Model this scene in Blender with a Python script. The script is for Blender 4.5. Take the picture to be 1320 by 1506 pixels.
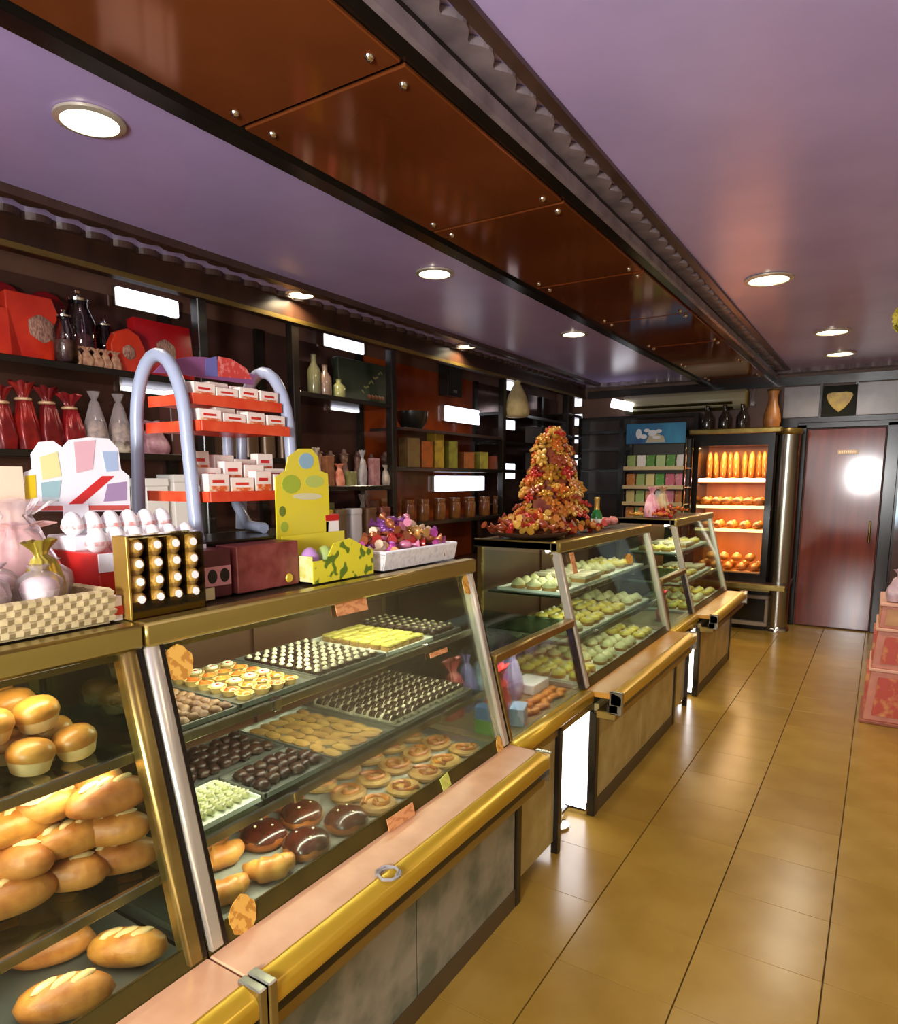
import bpy, bmesh, math, random
from mathutils import Vector, Matrix, Euler
R = math.radians
for o in list(bpy.data.objects): bpy.data.objects.remove(o)
SC = bpy.context.scene
COL = SC.collection

# ------------------------------------------------------------------ camera
FPX, PPX, PPY, HC = 1000.0, 660.0, 851.0, 1.55          # image taken as 1320 x 1506
VX, VY = 1300.0, 704.0                                  # where the shop's length direction vanishes
_Y = Vector(((VX-PPX)/FPX, -(VY-PPY)/FPX, 1.0)).normalized()
_up = (Vector((0,1,0))*_Y.z - Vector((0,0,1))*_Y.y).normalized()
_X = _up.cross(_Y)
if _X.x < 0: _X = -_X
RW = Matrix((_X, _Y, _up))                              # camera coords (right, up, forward) -> world
cam_d = bpy.data.cameras.new('camera'); cam = bpy.data.objects.new('camera', cam_d); COL.objects.link(cam)
cam_d.sensor_fit = 'HORIZONTAL'; cam_d.sensor_width = 36; cam_d.lens = FPX/1320*36
cam_d.shift_y = (PPY-753)/1320; cam_d.clip_start = .05
_m = RW @ Matrix(((1,0,0),(0,1,0),(0,0,-1)))
cam.matrix_world = Matrix.Translation((0,0,HC)) @ _m.to_4x4()
SC.camera = cam
def ray(px, py): return RW @ Vector(((px-PPX)/FPX, -(py-PPY)/FPX, 1.0))
def PZ(px, py, z): d = ray(px,py); return d*((z-HC)/d.z) + Vector((0,0,HC))
def PX(px, py, x): d = ray(px,py); return d*(x/d.x) + Vector((0,0,HC))
def PY(px, py, y): d = ray(px,py); return d*(y/d.y) + Vector((0,0,HC))

# ------------------------------------------------------------------ light and exposure
SC.view_settings.view_transform = 'Standard'; SC.view_settings.look = 'None'
SC.view_settings.gamma = 1; SC.view_settings.use_curve_mapping = False
SC.view_settings.exposure = 0.0
w = bpy.data.worlds.new('world'); SC.world = w; w.use_nodes = True
w.node_tree.nodes['Background'].inputs[0].default_value = (.80,.88,1,1)
w.node_tree.nodes['Background'].inputs[1].default_value = 1.0
def area(name, loc, rot, sx, sy, power, col=(1,1,1), shape='RECTANGLE', spread=180):
    l = bpy.data.lights.new(name, 'AREA'); l.shape = shape; l.size = sx; l.size_y = sy
    l.energy = power; l.color = col; l.spread = R(spread)
    o = bpy.data.objects.new(name, l); COL.objects.link(o); o.location = loc; o.rotation_euler = rot
    return o
# two added area lights behind the camera, standing in for its flash
area('added_front_light', (-.7,-1.42,1.45), (R(90),0,0), 2.8, 2.0, 52, (1,.97,.95))
area('added_flash_light', (-.37,-1.40,1.62), (R(90),0,0), .42, .52, 105, (1,.98,.97))

# ------------------------------------------------------------------ materials
def lin(h):
    c = [int(h[i:i+2],16)/255 for i in (0,2,4)]
    return tuple((x/12.92 if x<=.04045 else ((x+.055)/1.055)**2.4) for x in c)+(1,)
MATS = {}
def mat(name, col, rough=.5, metal=0, col2=None, scale=20, amt=1.0, bump=0, bscale=None, coat=0, spec=.5,
        emit=None, estr=0, stretch=(1,1,1), rand=0, alpha=None, sss=0, lo=.35, hi=.65, detail=4, sheen=0, zramp=None):
    if name in MATS: return MATS[name]
    m = bpy.data.materials.new(name); m.use_nodes = True; MATS[name] = m
    nt = m.node_tree; N = nt.nodes; L = nt.links; b = N['Principled BSDF']
    b.inputs['Roughness'].default_value = rough; b.inputs['Metallic'].default_value = metal
    b.inputs['Specular IOR Level'].default_value = spec
    b.inputs['Coat Weight'].default_value = coat; b.inputs['Coat Roughness'].default_value = .05
    c1 = lin(col) if isinstance(col,str) else tuple(col)+(1,)
    b.inputs['Base Color'].default_value = c1
    src = None
    tc = N.new('ShaderNodeTexCoord'); mp = N.new('ShaderNodeMapping'); mp.inputs['Scale'].default_value = stretch
    L.new(tc.outputs['Object'], mp.inputs['Vector'])
    if col2:
        n = N.new('ShaderNodeTexNoise'); n.inputs['Scale'].default_value = scale; n.inputs['Detail'].default_value = detail
        L.new(mp.outputs[0], n.inputs['Vector'])
        r = N.new('ShaderNodeValToRGB'); r.color_ramp.elements[0].position = lo; r.color_ramp.elements[1].position = hi
        r.color_ramp.elements[0].color = c1; r.color_ramp.elements[1].color = lin(col2)
        L.new(n.outputs['Fac'], r.inputs[0]); src = r.outputs[0]
    if zramp:                                            # a browned top over a paler bottom (baked goods)
        zc, z0, z1 = zramp
        s = N.new('ShaderNodeSeparateXYZ'); L.new(tc.outputs['Object'], s.inputs[0])
        mr = N.new('ShaderNodeMapRange'); mr.inputs[1].default_value = z0; mr.inputs[2].default_value = z1
        L.new(s.outputs[2], mr.inputs[0])
        mx = N.new('ShaderNodeMix'); mx.data_type = 'RGBA'; L.new(mr.outputs[0], mx.inputs[0])
        mx.inputs[6].default_value = lin(zc)
        if src: L.new(src, mx.inputs[7])
        else: mx.inputs[7].default_value = c1
        src = mx.outputs[2]
    if rand:
        oi = N.new('ShaderNodeObjectInfo'); hs = N.new('ShaderNodeHueSaturation')
        mr = N.new('ShaderNodeMapRange'); mr.inputs[3].default_value = 1-rand; mr.inputs[4].default_value = 1+rand
        L.new(oi.outputs['Random'], mr.inputs[0]); L.new(mr.outputs[0], hs.inputs['Value'])
        mr2 = N.new('ShaderNodeMapRange'); mr2.inputs[3].default_value = .5-rand*.05; mr2.inputs[4].default_value = .5+rand*.05
        L.new(oi.outputs['Random'], mr2.inputs[0]); L.new(mr2.outputs[0], hs.inputs['Hue'])
        if src: L.new(src, hs.inputs['Color'])
        else: hs.inputs['Color'].default_value = c1
        src = hs.outputs[0]
    if src: L.new(src, b.inputs['Base Color'])
    if bump:
        n2 = N.new('ShaderNodeTexNoise'); n2.inputs['Scale'].default_value = bscale or scale*2; n2.inputs['Detail'].default_value = 3
        L.new(mp.outputs[0], n2.inputs['Vector'])
        bp = N.new('ShaderNodeBump'); bp.inputs['Strength'].default_value = bump; bp.inputs['Distance'].default_value = .004
        L.new(n2.outputs['Fac'], bp.inputs['Height']); L.new(bp.outputs[0], b.inputs['Normal'])
    if emit:
        b.inputs['Emission Color'].default_value = lin(emit); b.inputs['Emission Strength'].default_value = estr
    return m
def glassmat(name, tint='f2f8f4', rough=.02, ior=1.45, gain=1.0):
    m = bpy.data.materials.new(name); m.use_nodes = True; nt = m.node_tree; nt.nodes.clear(); N = nt.nodes; L = nt.links
    out = N.new('ShaderNodeOutputMaterial'); t = N.new('ShaderNodeBsdfTransparent'); g = N.new('ShaderNodeBsdfGlossy')
    t.inputs[0].default_value = lin(tint); g.inputs['Roughness'].default_value = rough
    f = N.new('ShaderNodeFresnel'); f.inputs[0].default_value = ior; mx = N.new('ShaderNodeMixShader')
    mu = N.new('ShaderNodeMath'); mu.operation = 'MULTIPLY'; mu.inputs[1].default_value = gain; mu.use_clamp = True
    L.new(f.outputs[0], mu.inputs[0]); L.new(mu.outputs[0], mx.inputs[0]); L.new(t.outputs[0], mx.inputs[1]); L.new(g.outputs[0], mx.inputs[2]); L.new(mx.outputs[0], out.inputs[0])
    MATS[name] = m; return m
GLASS = glassmat('glass', 'eef5ef', .02, 1.42, .55)
SHELFGLASS = glassmat('shelf_glass', 'c9d8cf', .03, 1.45, .8)
BAG = glassmat('cellophane', 'f4ecee', .15, 1.4, .8)
_nt = BAG.node_tree; _o = [n for n in _nt.nodes if n.type=='OUTPUT_MATERIAL'][0]; _d = _nt.nodes.new('ShaderNodeBsdfDiffuse'); _d.inputs[0].default_value = lin('f3e6e6')
_k = _nt.nodes.new('ShaderNodeMixShader'); _k.inputs[0].default_value = .2
_nt.links.new(_o.inputs[0].links[0].from_socket, _k.inputs[1]); _nt.links.new(_d.outputs[0], _k.inputs[2]); _nt.links.new(_k.outputs[0], _o.inputs[0])
MAUVE = mat('mauve_lacquer', 'bda9dc', .27, col2='b3a0d2', scale=2, spec=.5)
TILE = mat('floor_tile', '8a6a26', .24, col2='937430', scale=5, rand=.05, spec=.4, detail=6)
GROUT = mat('grout', '6c5222', .6)
DARK = mat('black_lacquer', '15120f', .2, col2='1e1813', scale=6, spec=.5)
DARKW = mat('dark_brown_wood', '2c1c14', .28, col2='3b241a', scale=8, stretch=(1,1,.15))
MIRROR = mat('brown_mirror_panel', '96522a', .09, metal=.45, col2='7a3e1c', scale=1.5)
BACKP = mat('smoked_mirror_back', '6b4a40', .14, metal=.5, col2='543a32', scale=2)
ORANGEP = mat('orange_brown_lacquer', '9c4418', .16, col2='7c3312', scale=3, stretch=(1,1,.3), coat=.4)
DOORM = mat('red_brown_door', '7a2c15', .10, col2='5f1f10', scale=3, stretch=(4,1,.5), spec=.6)
TRIMG = mat('olive_brass', 'b3a056', .28, metal=.75, col2='9c8a44', scale=9, stretch=(1,.1,1))
GOLD = mat('brass', 'd2aa34', .28, metal=.5, col2='ba9428', scale=9, stretch=(1,.1,1))
OLDGOLD = mat('aged_brass', 'a08a4c', .3, metal=.8, col2='806a35', scale=9, stretch=(1,.1,1))
OLIVE = mat('olive_bronze', '5d5326', .3, metal=.6, col2='494220', scale=6)
STEEL = mat('brushed_steel', 'b9b4a4', .24, metal=1, col2='a39e90', scale=14, stretch=(1,1,.05))
CHROME = mat('chrome', 'd6d4cf', .1, metal=1)
PEACH = mat('peach_marble', 'cf9f78', .3, col2='c08e68', scale=9, detail=8)
MARBLE = mat('green_grey_marble', '8d8672', .22, col2='5f6454', scale=7, detail=9, lo=.4, hi=.62)
MARBLE2 = mat('beige_marble', 'b8a46c', .2, col2='9c8850', scale=6, detail=9)
WHITEP = mat('white_gloss_panel', 'f4f3ef', .25, spec=.5)
WHITE = mat('white_card', 'f3efe9', .5)
PAPER = mat('white_paper', 'e9e6dc', .7, col2='d9d6cc', scale=30)
RED = mat('red_card', 'c52a22', .4, rand=.06)
REDG = mat('red_gloss', 'b3151b', .22, col2='9c1016', scale=12, coat=.3)
LAV = mat('lavender_plastic', '9aa3b8', .3)
WALLM = mat('wall_plaster', '6b4a3a', .5, col2='5f4133', scale=4)
GREYG = mat('grey_satin_glass', 'a9a3a4', .18, col2='8f8a8c', scale=3)
def emis(name, col, s):
    return mat(name, col, .5, emit=col, estr=s)
LAMPE = emis('lamp_glow', 'fff3dc', 6)
TUBEE = emis('added_tube_glow', 'fff8f0', 5)
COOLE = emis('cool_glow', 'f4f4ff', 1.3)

# ------------------------------------------------------------------ mesh helpers
class B:
    def __init__(s): s.bm = bmesh.new()
    def box(s, x0,y0,z0,x1,y1,z1):
        v = [s.bm.verts.new((x,y,z)) for x in (x0,x1) for y in (y0,y1) for z in (z0,z1)]
        for f in ((0,1,3,2),(4,6,7,5),(0,4,5,1),(2,3,7,6),(0,2,6,4),(1,5,7,3)): s.bm.faces.new([v[i] for i in f])
        return s
    def obox(s, c, size, M=None):
        n0 = len(s.bm.verts); a,b,d = (q/2 for q in size); s.box(-a,-b,-d,a,b,d)
        s.bm.verts.ensure_lookup_table()
        for v in s.bm.verts[n0:]: v.co = ((M @ v.co) if M else v.co) + Vector(c)
        return s
    def prism(s, poly, a, b, axis='y'):
        def P(u,v,t): return {'y':(u,t,v),'x':(t,u,v),'z':(u,v,t)}[axis]
        A = [s.bm.verts.new(P(u,v,a)) for u,v in poly]; C = [s.bm.verts.new(P(u,v,b)) for u,v in poly]
        n = len(poly); s.bm.faces.new(A); s.bm.faces.new(C[::-1])
        for i in range(n): s.bm.faces.new((A[i],C[i],C[(i+1)%n],A[(i+1)%n]))
        return s
    def cyl(s, p0, p1, r0, r1=None, n=12):
        return s.tube([p0,p1], [r0, r0 if r1 is None else r1], n)
    def tube(s, pts, r, n=8, cap=True):
        pts = [Vector(p) for p in pts]; k = len(pts)
        rs = r if isinstance(r,(list,tuple)) else [r]*k
        rings = []; ref = None
        for i,p in enumerate(pts):
            t = (pts[min(i+1,k-1)]-pts[max(i-1,0)]).normalized()
            if ref is None: ref = Vector((0,0,1)) if abs(t.z)<.9 else Vector((1,0,0))
            u = (ref - t*ref.dot(t)).normalized(); ref = u; v = t.cross(u)
            rings.append([s.bm.verts.new(p+(u*math.cos(2*math.pi*j/n)+v*math.sin(2*math.pi*j/n))*rs[i]) for j in range(n)])
        for i in range(k-1):
            for j in range(n): s.bm.faces.new((rings[i][j],rings[i][(j+1)%n],rings[i+1][(j+1)%n],rings[i+1][j]))
        if cap: s.bm.faces.new(rings[0][::-1]); s.bm.faces.new(rings[-1])
        return s
    def lathe(s, prof, n=14, c=(0,0,0), sx=1, sy=1, wob=None):
        rings = []
        for r,z in prof:
            if r <= 1e-5: rings.append([s.bm.verts.new((c[0],c[1],c[2]+z))])
            else: rings.append([s.bm.verts.new((c[0]+sx*r*(wob(j/n) if wob else 1)*math.cos(2*math.pi*j/n), c[1]+sy*r*(wob(j/n) if wob else 1)*math.sin(2*math.pi*j/n), c[2]+z)) for j in range(n)])
        for a,b in zip(rings, rings[1:]):
            for j in range(n):
                q = [a[j%len(a)], a[(j+1)%len(a)], b[(j+1)%len(b)], b[j%len(b)]]
                u = []
                for x in q:
                    if x not in u: u.append(x)
                if len(u) > 2: s.bm.faces.new(u)
        if len(rings[0])>1: s.bm.faces.new(rings[0][::-1])
        if len(rings[-1])>1: s.bm.faces.new(rings[-1])
        return s
    def blob(s, c, r, n=12, m=7, jit=0, rng=None, M=None):
        prof = [(math.sin(math.pi*i/m), -math.cos(math.pi*i/m)) for i in range(m+1)]
        prof[0] = (0,-1); prof[-1] = (0,1)
        n0 = len(s.bm.verts); s.lathe(prof, n)
        s.bm.verts.ensure_lookup_table()
        for v in s.bm.verts[n0:]:
            k = 1+(rng.uniform(-jit,jit) if jit else 0)
            p = Vector((v.co.x*r[0]*k, v.co.y*r[1]*k, v.co.z*r[2]*k))
            v.co = (M @ p if M else p) + Vector(c)
        return s
    def grid(s, nu, nv, f):
        vs = [[s.bm.verts.new(f(i/nu,j/nv)) for j in range(nv+1)] for i in range(nu+1)]
        for i in range(nu):
            for j in range(nv): s.bm.faces.new((vs[i][j],vs[i+1][j],vs[i+1][j+1],vs[i][j+1]))
        return s
    def mesh(s, m, bevel=0, smooth=None, origin=None, seg=1):
        if bevel: bmesh.ops.bevel(s.bm, geom=list(s.bm.edges), offset=bevel, segments=seg, affect='EDGES', profile=.6)
        bmesh.ops.recalc_face_normals(s.bm, faces=list(s.bm.faces))
        if origin is not None:
            for v in s.bm.verts: v.co -= Vector(origin)
        me = bpy.data.meshes.new('m'); s.bm.to_mesh(me); s.bm.free(); me.materials.append(m)
        if smooth:
            me.shade_smooth(); me.set_sharp_from_angle(angle=R(smooth))
        return me
def link(name, me, parent=None, loc=None, rot=None, scale=None):
    me_name = name
    o = bpy.data.objects.new(name, me); COL.objects.link(o)
    if me and me.name.startswith('m'): me.name = me_name
    if parent: o.parent = parent
    if loc is not None: o.location = loc
    if rot is not None: o.rotation_euler = rot
    if scale is not None: o.scale = (scale,)*3 if not isinstance(scale,(tuple,list)) else scale
    return o
def tag(o, label=None, cat=None, group=None, kind=None):
    if label: o['label'] = label
    if cat: o['category'] = cat
    if group: o['group'] = group
    if kind: o['kind'] = kind
    return o
def thing(name, label, cat, loc=(0,0,0), rot=None, group=None, scale=None, kind=None):
    o = link(name, None, None, loc, rot, scale); o.empty_display_size = .05
    return tag(o, label, cat, group, kind)
def single(name, label, cat, me, loc=(0,0,0), rot=None, group=None, scale=None):
    return tag(link(name, me, None, loc, rot, scale), label, cat, group)
def part(parent, name, b, m, bevel=0, smooth=None, world=True, kind=None, label=None, seg=1):
    org = None
    if world:
        p = parent; org = Vector((0,0,0))
        while p is not None: org += p.location; p = p.parent
    o = link(name, b.mesh(m, bevel, smooth, org, seg), parent)
    return tag(o, label=label, kind=kind)
def inst(name, label, cat, parts, loc, rot=None, group=None, scale=None):
    """parts: [(part name, mesh, [sub parts])]; meshes are shared between the copies"""
    t = thing(name, label, cat, loc, rot, group, scale)
    for p in parts:
        c = link(p[0], p[1], t)
        for q in (p[2] if len(p) > 2 else ()): link(q[0], q[1], c)
    return t
def struct(name, b, m, **k):
    o = link(name, b.mesh(m, **k)); o['kind'] = 'structure'; return o
rng = random.Random(7)
def U(a,b): return rng.uniform(a,b)

# ------------------------------------------------------------------ the room
ZC = 2.66; YE = 8.07; XL = -3.52; XR = 1.7; YF = -1.5
fl = struct('floor', B().box(XL,YF,-.1,XR,YE+.1,-.012), GROUT)
tw, tl, gp = .37, .345, .0022
_tile = B().box(-tw/2+gp,-tl/2+.0006,-.012,tw/2-gp,tl/2-.0006,0).mesh(TILE, bevel=.0008)
for i in range(-3, 6):
    for j in range(-10, 16):
        x = -.41+tw*(i+.5); y = 2.58+tl*(j+.5)
        if x-tw/2 > XR-.1 or x+tw/2 < -1.25: continue
        link('tile', _tile, fl, (x,y,0))
struct('ceiling', B().box(XL,YF,ZC,XR,YE+.1,ZC+.1), MAUVE)
struct('wall_left', B().box(XL-.1,YF,0,XL,YE,ZC), WALLM)
struct('wall_back', B().box(XL,YE,0,XR,YE+.1,ZC), WALLM)
struct('wall_right', B().box(XR,YF,0,XR+.1,YE,ZC), mat('right_wall','b5a68c',.5,col2='a8997f',scale=3))
wf = struct('wall_front', B().box(XL,YF-.1,0,-2.2,YF,ZC).box(-2.2,YF-.1,2.5,.8,YF,ZC).box(.8,YF-.1,0,XR,YF,ZC).box(-2.2,YF-.1,0,.8,YF,.35), WALLM)
wn = tag(link('window_1', None, None, (-.7,YF,.35)), kind='structure')  # unseen front window, its opening placed to suit the added lights
part(wn, 'frame', B().box(-2.2,YF-.08,.35,-2.14,YF-.02,2.5).box(.74,YF-.08,.35,.8,YF-.02,2.5).box(-2.14,YF-.08,2.44,.74,YF-.02,2.5), DARK)
for x in (-1.2,-.70,-.06): part(wn, 'mullion', B().box(x-.02,YF-.08,.35,x+.02,YF-.02,2.44), DARK)
for x0,x1 in ((-2.14,-1.22),(-1.18,-.72),(-.68,-.08),(-.04,.74)): part(wn, 'pane', B().box(x0,YF-.06,.35,x1,YF-.05,2.44), GLASS)

def scallop(b, base, edge, t0, t1, z0, z1, amp=.018, per=.13, along='y', vertical=False):
    """strip along y (or x) whose far edge is scalloped; flat (in z0..z1) or vertical"""
    n = int((t1-t0)/per*8); vs = []
    for i in range(n+1):
        t = t0+(t1-t0)*i/n; e = edge + math.copysign(amp, edge-base)*(abs(math.sin(math.pi*(t-t0)/per))*2-1)
        row = []
        for u in (base, e):
            for z in (z0, z1):
                if vertical: p = (z, t, u) if along=='y' else (t, z, u)
                else: p = (u, t, z) if along=='y' else (t, u, z)
                row.append(b.bm.verts.new(p))
        vs.append(row)
    for a,c in zip(vs, vs[1:]):
        for k0,k1 in ((0,1),(1,3),(3,2),(2,0)): b.bm.faces.new((a[k0],c[k0],c[k1],a[k1]))
    return b
MOULD = mat('brown_moulding', '4a352c', .3, col2='3a2821', scale=6)
MOULDG = mat('grey_moulding', '8a7c80', .25, col2='6e6266', scale=8)
# the dropped beam with smoked mirror panels that runs along the ceiling over the counters
bm0 = struct('trim_1', B().box(-1.73,YF,2.575,-1.02,YE,ZC), DARK)
_pan = B().box(-.29,-.492,-.012,.29,.492,0).mesh(MIRROR, bevel=.003)
_scr = B().lathe([(0.0,-.012),(.008,-.010),(.012,-.004),(.013,0)],10).mesh(CHROME, smooth=60)
for k in range(10):
    y = -1.0+1.0*k
    p = link('panel', _pan, bm0, (-1.375,y,2.575))
    for sx in (-.24,.24):
        for sy in (-.43,.43): link('screw', _scr, p, (sx,sy,-.012))
b = B(); b.box(-1.02,YF,2.56,-1.0,YE,2.60); part(bm0, 'edge_trim', b, MOULDG)
b = B(); b.box(-1.765,YF,2.56,-1.70,YE,2.60); part(bm0, 'edge_trim', b, DARK)
b = B(); scallop(b, -1.02, -.955, YF, YE, 2.635, 2.655); struct('trim_2', b, MOULDG)
b = B(); b.box(-.94,YF,2.645,-.90,YE,2.66); struct('trim_3', b, MOULD)
# scalloped border along the wall shelving, the second strip is its mirror reflection built as a solid
b = B(); scallop(b, -2.92, -2.985, YF, YE, 2.635, 2.66); b.box(-2.925,YF,2.625,-2.90,YE,2.66); struct('trim_4', b, MOULD)
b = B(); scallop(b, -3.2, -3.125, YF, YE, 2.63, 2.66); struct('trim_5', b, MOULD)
struct('trim_6', B().box(-3.2,YF,2.50,-3.15,YE,2.645), DARKW)
struct('trim_7', B().box(-3.15,YF,2.50,-3.135,YE,2.525), OLDGOLD)
# end wall: cornice, dark frame bands and transom panes over the door
b = B(); scallop(b, YE, YE-.14, -3.1, XR, 2.62, 2.66, along='x'); struct('trim_8', b, MOULDG)
struct('trim_9', B().box(-3.1,YE-.05,2.50,XR,YE,2.585).box(-.98,YE-.05,2.08,.16,YE,2.17), DARK)
wn2 = tag(link('window_2', None, None, (-.4,YE,2.17)), kind='structure')
for x0,x1 in ((-.95,-.62),(-.29,.14)):
    part(wn2, 'pane', B().box(x0,YE-.025,2.18,x1,YE,2.49), GREYG)
part(wn2, 'mullion', B().box(-.62,YE-.04,2.17,-.60,YE,2.5), DARK); part(wn2, 'mullion', B().box(-.31,YE-.04,2.17,-.29,YE,2.5), DARK)
# the red brown lacquered door
d = tag(link('door_1', None, None, (-.35,YE,0)), kind='structure')
part(d, 'door_leaf', B().box(-.70,YE-.045,.01,-.02,YE-.01,2.05), DOORM, bevel=.004)
part(d, 'frame', B().box(-.80,YE-.07,0,-.71,YE,2.10).box(-.01,YE-.07,0,.10,YE,2.10).box(-.80,YE-.07,2.06,.10,YE,2.12), DARK, bevel=.006)
part(d, 'door_handle', B().tube([(-.085,YE-.05,1.12),(-.085,YE-.09,1.12),(-.085,YE-.09,.92),(-.085,YE-.05,.92)],.011,8), OLDGOLD, smooth=50)
sg = part(d, 'name_plate', B().box(-.42,YE-.052,1.795,-.24,YE-.045,1.835), mat('plate','d9b48a',.4), bevel=.001)
b = B()
for k in range(8): b.box(-.405+.019*k, YE-.0545, 1.806, -.395+.019*k, YE-.052, 1.822+.004*(k%3))
part(sg, 'lettering', b, mat('plate_ink','fff2d8',.4), label='pale worn lettering')
struct('baseboard_back', B().box(.1,YE-.02,0,XR,YE,.09), DARK)
struct('trim_10', B().box(.1,YE-.05,.09,.5,YE,2.5), DARK)
struct('window_3', B().box(.12,YE-.06,.2,.48,YE-.05,2.45), mat('dark_mirror','8a97a0',.08,metal=.9))

# recessed downlights: each its own lamp with its own light
def downlight(x, y, z, r, power, label, group, col=(1,.86,.66)):
    t = thing('ceiling_downlight', label, 'light', (x,y,z), group=group)
    me = B().lathe([(r,-.0),(r*1.22,-.002),(r*1.22,-.010),(r*1.0,-.014),(r*.98,-.004)],24).mesh(mat('lamp_ring','d8cdb4',.3,metal=.5), smooth=50)
    link('ring', me, t)
    link('lens', B().lathe([(0,-.012),(r*.6,-.011),(r*.97,-.006)],24).mesh(LAMPE, smooth=60), t)
    area('downlight_lamp', (x,y,z-.02), (0,0,0), r*1.7, r*1.7, power, col, 'DISK', 150)
for x,y in ((-2.15,3.25),(-2.11,5.13)):
    downlight(x,y,ZC,.085,13,'round warm downlight in the mauve ceiling between mirror beam and wall shelving','downlights over the serving aisle')
downlight(-2.18,1.35,ZC,.085,13,'round warm downlight in the mauve ceiling between mirror beam and wall shelving','downlights over the serving aisle')
for x,y in ((-.634,4.35),(-.423,6.11),(-.423,7.2)):
    downlight(x,y,ZC,.105,12,'round warm downlight in the mauve ceiling over the customer aisle','downlights over the customer aisle')
for x,y in ((.9,4.35),(.9,1.9)):  # unseen downlights, added to light the case fronts
    downlight(x,y,ZC,.105,12,'round warm downlight in the mauve ceiling over the customer aisle','downlights over the customer aisle')
for x,y in ((-3.06,3.16),(-3.05,5.09)):
    downlight(x,y,2.655,.075,8,'small yellowish downlight in the scalloped border over the wall shelving','shelf border downlights',(1,.82,.5))

# ------------------------------------------------------------------ glass display cases
GX0,GZ0,GX1,GZ1 = -1.078,.605,-1.235,1.222            # slope of the front glass (x,z at foot and head)
def gx(z): return GX0+(GX1-GX0)*(z-GZ0)/(GZ1-GZ0)
Z1, Z2, ZD, ZT = 1.012, .792, .60, 1.262              # shelf, lower shelf, deck and top heights
def pgl(px, py, off=.0):                               # where a pixel meets the sloping glass
    d = ray(px,py); sl = (GX1-GX0)/(GZ1-GZ0)
    t = (GX0+sl*(HC-GZ0)-off)/(d.x-sl*d.z); return d*t+Vector((0,0,HC))
def slant(b, y0, y1, a0, a1, z0=GZ0, z1=GZ1):          # bar following the glass, from a0 behind to a1 before it
    return b.prism([(gx(z0)+a0,z0),(gx(z0)+a1,z0),(gx(z1)+a1,z1),(gx(z1)+a0,z1)], y0, y1)
POSTM = mat('post_steel','cdc6b2',.26,metal=.55,col2='bcb49e',scale=10,stretch=(1,1,.1))
HONEY = mat('honey_ledge','c08a3a',.22,col2='b07a2c',scale=9,detail=8)
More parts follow.
